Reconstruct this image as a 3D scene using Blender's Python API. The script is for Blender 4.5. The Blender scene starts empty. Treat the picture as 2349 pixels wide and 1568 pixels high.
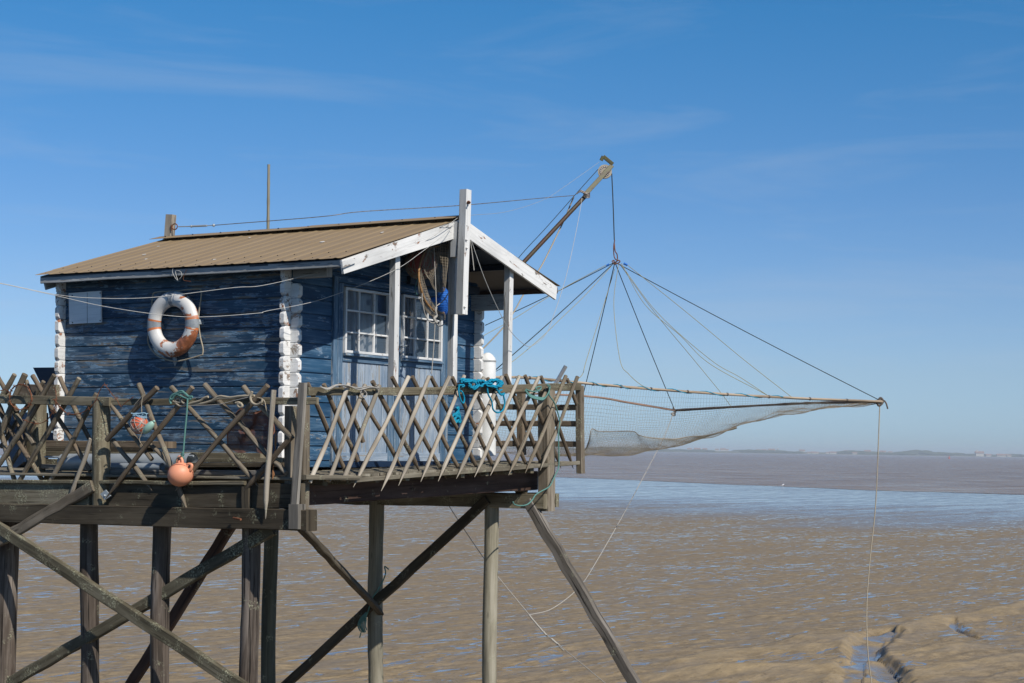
import bpy, math, random
import numpy as np
from mathutils import Vector
random.seed(7); np.random.seed(7)
SC = bpy.context.scene; COL = SC.collection; PI = math.pi
EYE = 5.4                                   # eye height over the mud (m)

# ------------------------------------------------------------ camera, sky, sun, exposure
cam_d = bpy.data.cameras.new("camera"); cam = bpy.data.objects.new("camera", cam_d); COL.objects.link(cam)
cam.location = (0, 0, EYE); cam.rotation_euler = (PI/2, -.0149, 0)
cam_d.sensor_width = 36; cam_d.lens = 60; cam_d.shift_y = .1047; cam_d.clip_start = .1; cam_d.clip_end = 60000
SC.camera = cam
SUN_FROM = Vector((.657, -.844, .93)).normalized()
W = bpy.data.worlds.new("World"); SC.world = W; W.use_nodes = True
nt = W.node_tree; bg = nt.nodes['Background']
sky = nt.nodes.new('ShaderNodeTexSky'); sky.sky_type = 'NISHITA'; sky.sun_disc = False
sky.sun_elevation = math.asin(SUN_FROM.z); sky.sun_rotation = math.atan2(SUN_FROM.x, SUN_FROM.y)
sky.altitude = 0; sky.air_density = 1.0; sky.dust_density = .25; sky.ozone_density = 3.0
def wn(t, **k):
    n = nt.nodes.new(t)
    for a, b in k.items(): setattr(n, a, b)
    return n
# faint cirrus: two stretched noises on the sky direction
tc = wn('ShaderNodeTexCoord'); mp = wn('ShaderNodeMapping'); mp.inputs['Rotation'].default_value = (0, .22, .1); mp.inputs['Scale'].default_value = (1.7, 1.7, 12)
nz = wn('ShaderNodeTexNoise'); nz.inputs['Scale'].default_value = 2.3; nz.inputs['Detail'].default_value = 7; nz.inputs['Roughness'].default_value = .62; nz.inputs['Distortion'].default_value = .5
cr = wn('ShaderNodeMapRange'); cr.inputs[1].default_value = .50; cr.inputs[2].default_value = .80; cr.inputs[4].default_value = .20
hs = wn('ShaderNodeHueSaturation'); hs.inputs['Saturation'].default_value = 1.10; hs.inputs['Value'].default_value = .93
mx = wn('ShaderNodeMix', data_type='RGBA'); mx.inputs[7].default_value = (6.2, 6.8, 7.6, 1)
nt.links.new(tc.outputs['Generated'], mp.inputs[0]); nt.links.new(mp.outputs[0], nz.inputs['Vector']); nt.links.new(nz.outputs[0], cr.inputs[0])
# sky colour by height above the horizon: clear coastal air, bluer low down than the model's
sxz = wn('ShaderNodeSeparateXYZ'); nt.links.new(tc.outputs['Generated'], sxz.inputs[0]); tr = wn('ShaderNodeValToRGB')
STOPS = [(0.013, (0.338, 0.488, 0.819)), (0.046, (0.376, 0.471, 0.692)), (0.087, (0.377, 0.464, 0.645)), (0.144, (0.313, 0.454, 0.633)), (0.2, (0.249, 0.465, 0.633)), (0.25, (0.195, 0.476, 0.64)), (0.45, (0.12, 0.27, 0.42)), (0.75, (0.14, 0.23, 0.36))]
el = tr.color_ramp.elements
while len(el) < len(STOPS): el.new(.5)
for q_, (p_, c_) in zip(el, STOPS): q_.position = p_; q_.color = (*c_, 1)
nt.links.new(sxz.outputs['Z'], tr.inputs[0])
tm = wn('ShaderNodeVectorMath', operation='MULTIPLY'); t2 = wn('ShaderNodeVectorMath', operation='SCALE'); t2.inputs['Scale'].default_value = 2
nt.links.new(sky.outputs[0], hs.inputs['Color']); nt.links.new(hs.outputs[0], tm.inputs[0]); nt.links.new(tr.outputs[0], tm.inputs[1]); nt.links.new(tm.outputs[0], t2.inputs[0]); nt.links.new(t2.outputs[0], mx.inputs[6]); nt.links.new(cr.outputs[0], mx.inputs[0]); nt.links.new(mx.outputs[2], bg.inputs[0])
bg.inputs[1].default_value = .085
sl = bpy.data.lights.new("sun", 'SUN'); sl.energy = 4.9; sl.angle = math.radians(.5); sl.color = (1, .94, .855)
so = bpy.data.objects.new("sun", sl); COL.objects.link(so); so.rotation_euler = SUN_FROM.to_track_quat('Z', 'Y').to_euler(); so.location = (20, -20, 40)
SC.view_settings.view_transform = 'Standard'; SC.view_settings.look = 'None'; SC.view_settings.exposure = 0; SC.view_settings.gamma = 1
SC.render.engine = 'CYCLES'
try: SC.cycles.max_bounces = 6; SC.cycles.volume_bounces = 0; SC.cycles.transparent_max_bounces = 12
except Exception: pass

# ------------------------------------------------------------ surveying helpers: measured points -> metres
F = 3915.; TC, TS = math.cos(.0149), math.sin(.0149)
U = (-.8545, .5195); V = (.5195, .8545); K = (-2.45, 18.73); CN = (-2.15, 17.0)
ZM = {'D': (1529.3, 1003.2, .349), '1': (0, 428.2, .3125), '2': (611.7, 428.2, .3125), '3': (0, 825.8, .3125), '4': (611.7, 825.8, .3125), '5': (0, 1131.7, .3125),
      '6': (611.7, 1131.7, .3646), '7': (1039.9, 305.9, .2731), '8': (1223.4, 825.8, .3646), 'A': (917.6, 550.5, .19507), 'B': (1284.6, 825.8, .18229),
      'C': (0, 825.8, .21463), 'E': (1835.1, 1315.2, .21875), 'F': (1254, 336.4, .19512), 'P': (0, 0, 1)}
def z(k, x, y): a, b, q = ZM[k]; return a+q*x, b+q*y
def ray(x, y): a = (x-1174.5)/F; b = -(y-1030)/F; return a*TC-b*TS, a*TS+b*TC
def dep(p, Y): X, Z = ray(*p); return Vector((X*Y, Y, Z*Y+EYE))
def hit(p, P, d):
    X, Z = ray(*p); Y = (P[0]*d[1]-P[1]*d[0])/(X*d[1]-d[0]); return Vector((X*Y, Y, Z*Y+EYE))
def gnd(p, h=0): X, Z = ray(*p); Y = (h-EYE)/Z; return Vector((X*Y, Y, h))
def off(P, a, d): return (P[0]+a*d[0], P[1]+a*d[1])
def HF(p, a=0): return hit(p, off(K, -a, U), V)      # hut front plane, a metres out towards the porch
def HL(p, o=0): return hit(p, off(K, -o, V), U)      # hut long-side plane
def FF(p, a=0): return hit(p, off(CN, -a, U), V)     # porch-side fence plane
def LF(p, o=0): return hit(p, off(CN, -o, V), U)     # long-side fence plane
PC = off(CN, 4.97, V)
def CP(p, o=0): return hit(p, off(PC, -o, V), U)     # second row of piles
def hut(s, t, zr): return Vector((K[0]+s*U[0]+t*V[0], K[1]+s*U[1]+t*V[1], EYE+zr))
def dk(s, t, zr=0): return Vector((CN[0]+s*U[0]+t*V[0], CN[1]+s*U[1]+t*V[1], EYE-.325+.03*t-.008*s+zr))
U3 = Vector((U[0], U[1], 0)); V3 = Vector((V[0], V[1], 0)); UP = Vector((0, 0, 1))
def px2m(w, P): return w*P[1]/F

# ------------------------------------------------------------ mesh collecting
class MB:
    def __init__(s): s.v = []; s.f = []; s.uv = []; s.sm = []
    def add(s, vs, fs, uvs, smooth=False):
        b = len(s.v); s.v += [tuple(q) for q in vs]
        for f, u in zip(fs, uvs): s.f.append(tuple(b+i for i in f)); s.uv.append(u); s.sm.append(smooth)
    def quad(s, a, b, c, d, uv=None, smooth=False):
        if uv is None:
            w = (b-a).length; h = (d-a).length; o = random.random()*5; uv = [(o, 0), (o+w, 0), (o+w, h), (o, h)]
        s.add([a, b, c, d], [(0, 1, 2, 3)], [uv], smooth)
    def poly(s, pts, n):                    # polygon (list of Vectors, planar) extruded by vector n
        m = len(pts); e = (pts[1]-pts[0]).normalized(); o = pts[0]; nn = n.normalized(); g = nn.cross(e); ou = random.random()*7
        def uv(p): return (ou+(p-o).dot(e), (p-o).dot(g))
        top = [p+n for p in pts]
        s.add(pts, [tuple(range(m))], [[uv(p) for p in pts]]); s.add(top, [tuple(reversed(range(m)))], [[uv(p) for p in reversed(top)]])
        for i in range(m):
            j = (i+1) % m; L = (pts[j]-pts[i]).length; a = random.random()
            s.add([pts[i], top[i], top[j], pts[j]], [(0, 1, 2, 3)], [[(a, 0), (a, n.length), (a+L, n.length), (a+L, 0)]])
    def beam(s, p0, p1, h, t, n, ch=.006, wob=.004, seg=None, tip=0):  # h across, t along n; chamfered; grain along u
        d = (p1-p0); L = d.length; d = d/L; n = (n-d*n.dot(d)).normalized(); g = d.cross(n).normalized()
        ch = min(ch, h*.3, t*.3); H = h/2; T = t/2
        prof = [(-H, -T+ch), (-H+ch, -T), (H-ch, -T), (H, -T+ch), (H, T-ch), (H-ch, T), (-H+ch, T), (-H, T-ch)]
        seg = seg or max(2, int(L/.35)); ou = random.random()*9; ov = random.random()*9
        per = [0]
        for i in range(8): a, b = prof[i], prof[(i+1) % 8]; per.append(per[-1]+math.hypot(a[0]-b[0], a[1]-b[1]))
        vs = []; fs = []; us = []
        for k in range(seg+1):
            q = k/seg; c = p0+d*(L*q)
            if 0 < k < seg: c = c+g*random.uniform(-wob, wob)+n*random.uniform(-wob, wob)*.5
            sc = 1+random.uniform(-1, 1)*wob*2
            if tip and q > 1-tip: sc = max(.08, (1-q)/tip)
            for a, b in prof: vs.append(c+g*a*sc+n*b*sc)
        for k in range(seg):
            for i in range(8):
                j = (i+1) % 8; fs.append((k*8+i, k*8+j, (k+1)*8+j, (k+1)*8+i))
                u0 = ou+L*k/seg; u1 = ou+L*(k+1)/seg; us.append([(u0, ov+per[i]), (u0, ov+per[i+1]), (u1, ov+per[i+1]), (u1, ov+per[i])])
        fs.append(tuple(reversed(range(8)))); us.append([(ou+prof[i][0]*.2, ov+prof[i][1]) for i in reversed(range(8))])
        fs.append(tuple(seg*8+i for i in range(8))); us.append([(ou+prof[i][0]*.2, ov+prof[i][1]) for i in range(8)])
        s.add(vs, fs, us)
    def tube(s, pts, r, n=8, taper=None, wob=0, smooth=True, cap=True):
        pts = [Vector(p) for p in pts]; m = len(pts); rr = taper or [r]*m; vs = []; fs = []; us = []; ou = random.random()*9; ov = random.random()*9
        t = (pts[1]-pts[0]).normalized(); a = t.cross(UP if abs(t.z) < .9 else Vector((1, 0, 0))).normalized(); L = 0
        LL = [0]
        for k in range(m):
            if k < m-1: t = (pts[k+1]-pts[k])
            if 0 < k < m-1: t = (pts[k+1]-pts[k-1])
            t = t.normalized(); a = (a-t*a.dot(t)).normalized(); b = t.cross(a)
            if k: LL.append(LL[-1]+(pts[k]-pts[k-1]).length)
            w = 1+random.uniform(-wob, wob)
            for i in range(n): g = 2*PI*i/n; vs.append(pts[k]+(a*math.cos(g)+b*math.sin(g))*rr[k]*w)
        R = max(rr)
        for k in range(m-1):
            for i in range(n):
                j = (i+1) % n; fs.append((k*n+i, k*n+j, (k+1)*n+j, (k+1)*n+i)); v0 = ov+2*PI*R*i/n; v1 = ov+2*PI*R*(i+1)/n
                us.append([(ou+LL[k], v0), (ou+LL[k], v1), (ou+LL[k+1], v1), (ou+LL[k+1], v0)])
        s.add(vs, fs, us, smooth)
        if cap:
            for rg, c in ((list(reversed(range(n))), 0), (list(range(n)), (m-1)*n)):
                s.add([vs[c+i] for i in rg], [tuple(range(n))], [[(ou+.02*math.cos(i), ov+R*math.sin(i)) for i in range(n)]])
    def ball(s, c, rx, ry=None, rz=None, n=16, m=10, axes=None):
        ry = ry or rx; rz = rz or rx; X, Y, Z = axes or (Vector((1, 0, 0)), Vector((0, 1, 0)), UP); vs = []; fs = []; us = []
        for j in range(m+1):
            th = PI*j/m
            for i in range(n): ph = 2*PI*i/n; vs.append(c+X*(rx*math.sin(th)*math.cos(ph))+Y*(ry*math.sin(th)*math.sin(ph))+Z*(rz*math.cos(th)))
        for j in range(m):
            for i in range(n):
                k = (i+1) % n; fs.append((j*n+i, (j+1)*n+i, (j+1)*n+k, j*n+k)); us.append([(i/n, j/m), (i/n, (j+1)/m), ((i+1)/n, (j+1)/m), ((i+1)/n, j/m)])
        s.add(vs, fs, us, True)
    def obj(s, name, mat, parent=None, bevel=0, loc=None):
        me = bpy.data.meshes.new(name); o = bpy.data.objects.new(name, me); COL.objects.link(o)
        V_ = np.array([tuple(q) for q in s.v], dtype=float)
        if parent is not None:
            r = parent
            while r.parent: r = r.parent
            base = np.array(r.location); o.parent = parent
        else:
            mn, mxx = V_.min(0), V_.max(0); base = np.array([(mn[0]+mxx[0])/2, (mn[1]+mxx[1])/2, mn[2]]) if loc is None else np.array(loc); o.location = base
        V_ = V_-base
        me.from_pydata(V_.tolist(), [], s.f); uvl = me.uv_layers.new(name="UVMap")
        flat = [c for f in s.uv for p in f for c in p]; uvl.data.foreach_set('uv', flat)
        me.polygons.foreach_set('use_smooth', s.sm); me.update()
        me.materials.append(mat)
        if bevel:
            b = o.modifiers.new('bevel', 'BEVEL'); b.width = bevel; b.segments = 1; b.limit_method = 'ANGLE'
        return o
def tag(o, label=None, cat=None, group=None, kind=None):
    if label: o['label'] = label
    if cat: o['category'] = cat
    if group: o['group'] = group
    if kind: o['kind'] = kind
    return o
def thing(name, loc, label, cat, group=None):
    o = bpy.data.objects.new(name, None); COL.objects.link(o); o.location = loc; o.empty_display_size = .2; return tag(o, label, cat, group)
def smooth(pts, n=8):                       # Catmull-Rom
    pts = [Vector(p) for p in pts]; P = [pts[0]*2-pts[1]]+pts+[pts[-1]*2-pts[-2]]; out = []
    for i in range(1, len(P)-2):
        a, b, c, d = P[i-1:i+3]
        for k in range(n):
            t = k/n; out.append(.5*((2*b)+(c-a)*t+(2*a-5*b+4*c-d)*t*t+(3*b-a-3*c+d)*t**3))
    return out+[pts[-1]]
def rope(pts, r, mat, name, parent=None, n=6, sm=8, **k):
    m = MB(); m.tube(smooth(pts, sm) if len(pts) > 2 else [Vector(pts[0]).lerp(Vector(pts[1]), i/6) for i in range(7)], r, n); return m.obj(name, mat, parent)
def coil(c, e1, e2, r, turns, jit, n=14):   # a messy bunch of loops
    out = []
    for i in range(int(turns*n)):
        a = 2*PI*i/n; q = 1+random.uniform(-jit, jit); out.append(c+e1*math.cos(a)*q*r[0]+e2*math.sin(a)*q*r[1]+e1.cross(e2)*random.uniform(-.02, .02))
    return out
def cyl(m, a, b, r, n=16): m.tube([a, b], r, n)

# ------------------------------------------------------------ materials
def mat(name):
    m = bpy.data.materials.new(name); m.use_nodes = True; t = m.node_tree; b = t.nodes['Principled BSDF']; return m, t, b
def N(t, ty, **k):
    n = t.nodes.new(ty)
    for a, b in k.items():
        if isinstance(a, str) and a.startswith('i_'): n.inputs[a[2:]].default_value = b
        else: setattr(n, a, b)
    return n
def uvmap(t, sx, sy, loc=(0, 0, 0)):
    a = N(t, 'ShaderNodeTexCoord'); m = N(t, 'ShaderNodeMapping'); m.inputs['Scale'].default_value = (sx, sy, 1); m.inputs['Location'].default_value = loc
    t.links.new(a.outputs['UV'], m.inputs[0]); return m.outputs[0]
def objmap(t, s=(1, 1, 1)):
    a = N(t, 'ShaderNodeTexCoord'); m = N(t, 'ShaderNodeMapping'); m.inputs['Scale'].default_value = s; t.links.new(a.outputs['Object'], m.inputs[0]); return m.outputs[0]
def noise(t, vec, sc, det=5, rough=.55, dist=0):
    n = N(t, 'ShaderNodeTexNoise'); n.inputs['Scale'].default_value = sc; n.inputs['Detail'].default_value = det; n.inputs['Roughness'].default_value = rough; n.inputs['Distortion'].default_value = dist
    if vec is not None: t.links.new(vec, n.inputs['Vector'])
    return n.outputs[0]
def ramp(t, fac, stops):
    r = N(t, 'ShaderNodeValToRGB'); e = r.color_ramp.elements
    while len(e) > len(stops): e.remove(e[-1])
    while len(e) < len(stops): e.new(.5)
    for q, (p, c) in zip(e, stops): q.position = p; q.color = (*c, 1) if len(c) == 3 else c
    t.links.new(fac, r.inputs[0]); return r.outputs[0]
def rng(t, fac, a, b, c=0, d=1):
    r = N(t, 'ShaderNodeMapRange'); r.inputs[1].default_value = a; r.inputs[2].default_value = b; r.inputs[3].default_value = c; r.inputs[4].default_value = d; t.links.new(fac, r.inputs[0]); return r.outputs[0]
def mix(t, fac, a, b, blend='MIX'):
    m = N(t, 'ShaderNodeMix', data_type='RGBA', blend_type=blend)
    for s, v in ((0, fac), (6, a), (7, b)):
        if isinstance(v, (int, float)): m.inputs[s].default_value = v
        elif isinstance(v, tuple): m.inputs[s].default_value = (*v, 1)
        else: t.links.new(v, m.inputs[s])
    return m.outputs[2]
def mth(t, op, a, b=None):
    m = N(t, 'ShaderNodeMath', operation=op)
    for i, v in enumerate((a, b)):
        if v is None: continue
        if isinstance(v, (int, float)): m.inputs[i].default_value = v
        else: t.links.new(v, m.inputs[i])
    return m.outputs[0]
def bump(t, b, h, st=.3, d=.01):
    n = N(t, 'ShaderNodeBump'); n.inputs['Strength'].default_value = st; n.inputs['Distance'].default_value = d; t.links.new(h, n.inputs['Height']); t.links.new(n.outputs[0], b.inputs['Normal'])
def objrand(t): return N(t, 'ShaderNodeObjectInfo').outputs['Random']
def wood(name, dark, mid, light, lichen=.0, lich_c=(.36, .36, .25), crack=.5, rough=.85):
    m, t, b = mat(name); uv = uvmap(t, 1.1, 24); g = noise(t, uv, 1, 7, .72, .6); tone = noise(t, uvmap(t, .9, 5, (3, 2, 0)), 1, 4, .6)
    c = ramp(t, g, [(.40, dark), (.5, mid), (.59, light)]); c = mix(t, .75, c, ramp(t, tone, [(.36, tuple(q*.5 for q in mid)), (.5, mid), (.64, light)]))
    c = mix(t, rng(t, objrand(t), 0, 1, 0, .5), c, tuple(q*.45 for q in mid))
    ck = noise(t, uvmap(t, .8, 36, (1, 5, 0)), 1, 4, .6, .3); cm = rng(t, ck, .585, .625, 0, crack); c = mix(t, cm, c, tuple(q*.18 for q in dark))
    # knots
    vo = N(t, 'ShaderNodeTexVoronoi'); t.links.new(uvmap(t, 1.9, 7), vo.inputs['Vector']); vo.inputs['Scale'].default_value = 1
    kn = rng(t, vo.outputs['Distance'], .03, .13, .8, 0); c = mix(t, kn, c, tuple(q*.35 for q in dark))
    h = mth(t, 'SUBTRACT', g, cm)
    if lichen:
        l1 = noise(t, objmap(t), 5, 3); l2 = noise(t, objmap(t), 55, 4, .7); lm = mth(t, 'MULTIPLY', rng(t, l1, .62-lichen*.25, .70-lichen*.12), rng(t, l2, .5, .6)); c = mix(t, lm, c, lich_c); h = mth(t, 'ADD', h, lm)
    t.links.new(c, b.inputs['Base Color']); b.inputs['Roughness'].default_value = rough; b.inputs['Specular IOR Level'].default_value = .25; bump(t, b, h, .75, .004); return m
def paint(name, base, base2, under, peel=.5, flake=None, su=2, sv=14, rough=.5, fine=1., rust=None, chalk=None):
    m, t, b = mat(name); g = noise(t, uvmap(t, 1.5, 40), 1, 5, .6, .4)
    tone = noise(t, uvmap(t, 1, 3, (4, 1, 0)), 1.2, 4); c = ramp(t, tone, [(.38, base), (.62, base2)]); c = mix(t, rng(t, g, .50, .62, 0, .28), c, tuple(q*.6 for q in base))
    if chalk: c = mix(t, mth(t, 'MULTIPLY', rng(t, noise(t, uvmap(t, 1.2, 5, (2, 6, 0)), 1, 4), .42, .6), rng(t, noise(t, uvmap(t, 2.2, 60, (8, 3, 0)), 1, 5, .7), .44, .60, 0, .8)), c, chalk)
    p1 = noise(t, uvmap(t, su, sv, (0, 9, 0)), 1, 9, .74, .6); th = .78-peel*.32
    pm = rng(t, p1, th, th+.012)
    if flake:
        fm = rng(t, p1, th-.035, th-.028); c = mix(t, mth(t, 'MULTIPLY', fm, rng(t, noise(t, uvmap(t, 6, 9), 1, 3), .45, .52)), c, flake)
    un = ramp(t, g, [(.3, tuple(q*.45 for q in under)), (.65, under)])
    if rust:
        un = mix(t, rng(t, noise(t, uvmap(t, 3, 3, (7, 7, 0)), 1.5, 3), .45, .6), un, rust)
    c = mix(t, pm, c, un); t.links.new(c, b.inputs['Base Color']); t.links.new(rng(t, pm, 0, 1, rough, .9), b.inputs['Roughness']); b.inputs['Specular IOR Level'].default_value = .35
    bump(t, b, mth(t, 'SUBTRACT', mth(t, 'MULTIPLY', g, .4), pm), .6, .004); return m
def plain(name, c1, c2=None, rough=.6, metal=0, sc=8, bs=.2, spec=.4, coord='obj', bd=.004):
    m, t, b = mat(name); n = noise(t, objmap(t), sc, 6, .6); c2 = c2 or tuple(q*.6 for q in c1)
    t.links.new(ramp(t, n, [(.35, c2), (.62, c1)]), b.inputs['Base Color']); b.inputs['Roughness'].default_value = rough; b.inputs['Metallic'].default_value = metal; b.inputs['Specular IOR Level'].default_value = spec
    if bs: bump(t, b, noise(t, objmap(t), sc*5, 4), bs, bd)
    return m
def ropemat(name, c, pitch=60):
    m, t, b = mat(name); w = N(t, 'ShaderNodeTexWave'); w.inputs['Scale'].default_value = 1; w.inputs['Distortion'].default_value = .5
    a = N(t, 'ShaderNodeTexCoord'); mp = N(t, 'ShaderNodeMapping'); mp.inputs['Scale'].default_value = (pitch, pitch*.9, 1); mp.inputs['Rotation'].default_value = (0, 0, .8); t.links.new(a.outputs['UV'], mp.inputs[0]); t.links.new(mp.outputs[0], w.inputs[0])
    t.links.new(ramp(t, w.outputs[0], [(.1, tuple(q*.4 for q in c)), (.6, c)]), b.inputs['Base Color']); b.inputs['Roughness'].default_value = .8; b.inputs['Specular IOR Level'].default_value = .2; return m
M = dict(
 fence=wood('fence_wood', (.07, .055, .038), (.20, .165, .12), (.37, .325, .26), .3),
 fence_pale=wood('pale_stake_wood', (.20, .17, .13), (.40, .35, .28), (.55, .50, .42), .1, crack=.4),
 fence_dark=wood('dark_stake_wood', (.07, .05, .032), (.17, .13, .09), (.27, .215, .155), .15),
 mossy=wood('mossy_wood', (.07, .058, .035), (.175, .15, .10), (.31, .275, .20), .55),
 beam=wood('dark_beam_wood', (.03, .024, .015), (.075, .06, .04), (.135, .112, .078), .12, (.25, .25, .17)),
 redbeam=wood('reddish_beam_wood', (.04, .022, .016), (.095, .055, .04), (.15, .10, .08), .05),
 pile=wood('pile_wood', (.035, .026, .02), (.105, .083, .066), (.24, .205, .175), .05, crack=.85),
 pile_green=wood('greenish_pile_wood', (.04, .04, .03), (.085, .088, .066), (.14, .145, .11), .1, crack=.3),
 pile_pale=wood('pale_pile_wood', (.13, .115, .08), (.30, .275, .205), (.42, .39, .31), .1, crack=.4),
 brace=wood('brace_wood', (.045, .038, .022), (.11, .095, .062), (.21, .19, .135), .6),
 raker=wood('raker_wood', (.05, .045, .038), (.17, .15, .125), (.33, .30, .265), .1, crack=.95),
 deck=wood('deck_wood', (.09, .08, .06), (.20, .175, .13), (.33, .30, .235), .3),
 grey=wood('grey_weathered_wood', (.10, .09, .075), (.22, .20, .172), (.34, .315, .275), 0, crack=.7),
 blue=paint('blue_wall_paint', (.010, .038, .082), (.024, .078, .140), (.21, .20, .185), .73, (.17, .28, .40), 1.2, 17, .6, chalk=(.17, .225, .28)),
 blue_front=paint('blue_front_paint', (.010, .048, .108), (.026, .088, .170), (.20, .21, .22), .54, (.18, .28, .40), 2, 12, .6, chalk=(.11, .19, .28)),
 doorframe=paint('door_frame_blue_paint', (.035, .085, .155), (.075, .145, .225), (.34, .33, .31), .60, (.3, .38, .46), 1.0, 20, .7, chalk=(.20, .27, .35)),
 door=paint('pale_blue_door_paint', (.15, .215, .30), (.29, .35, .42), (.36, .35, .33), .66, (.36, .43, .50), 1.0, 22, .7, chalk=(.40, .46, .53)),
 blue_dark=paint('dark_blue_paint', (.006, .016, .04), (.01, .026, .06), (.05, .05, .05), .35),
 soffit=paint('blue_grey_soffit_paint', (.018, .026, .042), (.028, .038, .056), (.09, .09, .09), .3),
 white=paint('white_paint', (.60, .60, .58), (.77, .765, .74), (.30, .28, .25), .58, None, 3, 9, .5, rust=(.30, .12, .05)),
 white_old=paint('peeled_white_paint', (.62, .62, .60), (.78, .775, .755), (.36, .31, .26), .67, None, 7, 7, .55, rust=(.33, .13, .06)),
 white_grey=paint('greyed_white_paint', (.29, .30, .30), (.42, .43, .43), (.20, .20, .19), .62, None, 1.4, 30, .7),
 sash=paint('window_sash_paint', (.60, .61, .61), (.74, .74, .73), (.36, .24, .16), .52, None, 12, 20, .5),
 panelm=paint('grey_blue_panel_paint', (.72, .74, .76), (.78, .80, .81), (.25, .25, .25), .25, None, 3, 3, .5),
 rust=plain('rusty_iron', (.26, .10, .045), (.09, .04, .025), .8, .2, 25, .5),
 curtain=plain('pale_curtain_cloth', (.46, .48, .50), (.36, .39, .42), .9, 0, 3, 0),
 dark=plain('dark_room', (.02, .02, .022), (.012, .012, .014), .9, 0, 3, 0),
 cyan=ropemat('cyan_rope', (.01, .30, .48)), teal=ropemat('teal_rope', (.13, .29, .26)), beige=ropemat('beige_rope', (.46, .40, .30)),
 cord=ropemat('white_cord', (.46, .44, .40), 90), yellow=ropemat('yellowed_line', (.42, .38, .20), 90), black=ropemat('dark_line', (.045, .055, .055), 90),
 steel=plain('steel_cable', (.30, .29, .28), (.16, .12, .10), .5, .6, 20, 0), orange_tw=ropemat('orange_twine', (.45, .22, .10)),
 cablew=plain('pale_cable', (.50, .50, .48), (.38, .38, .36), .5, 0, 20, 0),
 galv=plain('galvanised_pipe', (.42, .46, .48), (.30, .34, .37), .45, .3, 3, .1), chrome=plain('chrome', (.62, .64, .67), (.5, .52, .55), .28, .55, 3, 0),
 tank=plain('white_plastic', (.74, .75, .74), (.62, .63, .62), .4, 0, 3, .05), net=plain('net_twine', (.32, .275, .21), (.20, .17, .13), .9, 0, 6, 0),
 netfine=plain('fine_net_twine', (.25, .225, .165), (.16, .14, .105), .9, 0, 6, 0), netbrown=plain('brown_net_twine', (.22, .095, .06), (.15, .07, .05), .9, 0, 6, 0), netblue=plain('blue_net_twine', (.01, .14, .52), (.006, .08, .36), .7, 0, 12, .5),
 hoop=plain('hoop_wrapped_twine', (.42, .22, .08), (.2, .12, .06), .8, 0, 40, .6), barpale=wood('pale_pole_wood', (.25, .18, .12), (.42, .33, .24), (.55, .46, .36)), barpink=wood('pinkish_pole_wood', (.2, .11, .08), (.38, .25, .19), (.46, .33, .26)),
 bardark=plain('dark_wrapped_bar', (.16, .13, .11), (.05, .045, .04), .9, 0, 30, .6), bamboo=wood('bamboo_wood', (.2, .18, .13), (.35, .32, .24), (.46, .43, .34)),
 glass=None)
m, t, b = mat('window_glass'); b.inputs['Base Color'].default_value = (.9, .93, .95, 1); b.inputs['Roughness'].default_value = .03; b.inputs['Transmission Weight'].default_value = 0; b.inputs['Alpha'].default_value = .45; b.inputs['Specular IOR Level'].default_value = 1.0
b.inputs['Base Color'].default_value = (.12, .17, .23, 1); M['glass'] = m
# roof sheet: brown coated metal with rust flecks and bird droppings
m, t, b = mat('brown_roof_sheet'); c = ramp(t, noise(t, uvmap(t, .6, 3), 1.2, 5), [(.36, (.285, .207, .115)), (.64, (.325, .24, .138))])
c = mix(t, rng(t, noise(t, uvmap(t, 1, 1), 26, 2), .74, .77, 0, .8), c, (.05, .035, .025))
t.links.new(c, b.inputs['Base Color']); b.inputs['Roughness'].default_value = .5; b.inputs['Specular IOR Level'].default_value = .3; bump(t, b, noise(t, uvmap(t, 1, 1), 60, 3), .12, .003); M['roof'] = m
m, t, b = mat('olive_rust_paint'); c = ramp(t, noise(t, uvmap(t, 3, 12), 2.5, 6, .7), [(.42, (.085, .028, .013)), (.5, (.045, .022, .012)), (.56, (.062, .05, .02))]); t.links.new(c, b.inputs['Base Color']); b.inputs['Roughness'].default_value = .6; M['boom'] = m
m, t, b = mat('olive_paint'); c = ramp(t, noise(t, uvmap(t, 3, 8), 2.5, 6, .7), [(.40, (.05, .03, .015)), (.48, (.075, .07, .022)), (.7, (.11, .10, .035))]); t.links.new(c, b.inputs['Base Color']); b.inputs['Roughness'].default_value = .5; M['olive'] = m
def shell(name, top, under, th, sc=6, rough=.45, extra=None):
    m, t, b = mat(name); p = noise(t, objmap(t), sc, 8, .65, .6)
    if extra:
        sx = N(t, 'ShaderNodeSeparateXYZ'); t.links.new(objmap(t), sx.inputs[0]); p = mth(t, 'ADD', p, mth(t, 'ADD', mth(t, 'MULTIPLY', sx.outputs['X'], extra), mth(t, 'MULTIPLY', mth(t, 'SUBTRACT', sx.outputs['Z'], .38), -extra*.9)))
    pm = rng(t, p, th, th+.02); c = mix(t, rng(t, noise(t, objmap(t), 3, 4), .3, .7), top, tuple(q*.82 for q in top)); un = mix(t, rng(t, noise(t, objmap(t), 14, 4), .4, .6), under, tuple(q*.5 for q in under))
    c = mix(t, pm, c, un); t.links.new(c, b.inputs['Base Color']); b.inputs['Roughness'].default_value = rough; bump(t, b, mth(t, 'SUBTRACT', 0, pm), .5, .004); return m
M['ring'] = shell('chipped_ring_paint', (.70, .69, .66), (.46, .16, .07), .535, 5, extra=.28)
M['float'] = shell('faded_orange_plastic', (.80, .33, .19), (.30, .13, .07), .66, 5, .5)
M['redfloat'] = shell('red_orange_plastic', (.62, .13, .06), (.35, .08, .04), .6, 6, .4)
M['porchfloat'] = shell('dull_red_plastic', (.38, .09, .07), (.2, .05, .04), .6, 6, .6)
M['greenfloat'] = plain('pale_green_plastic', (.36, .55, .46), (.28, .46, .38), .35, 0, 3, .05)
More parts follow.
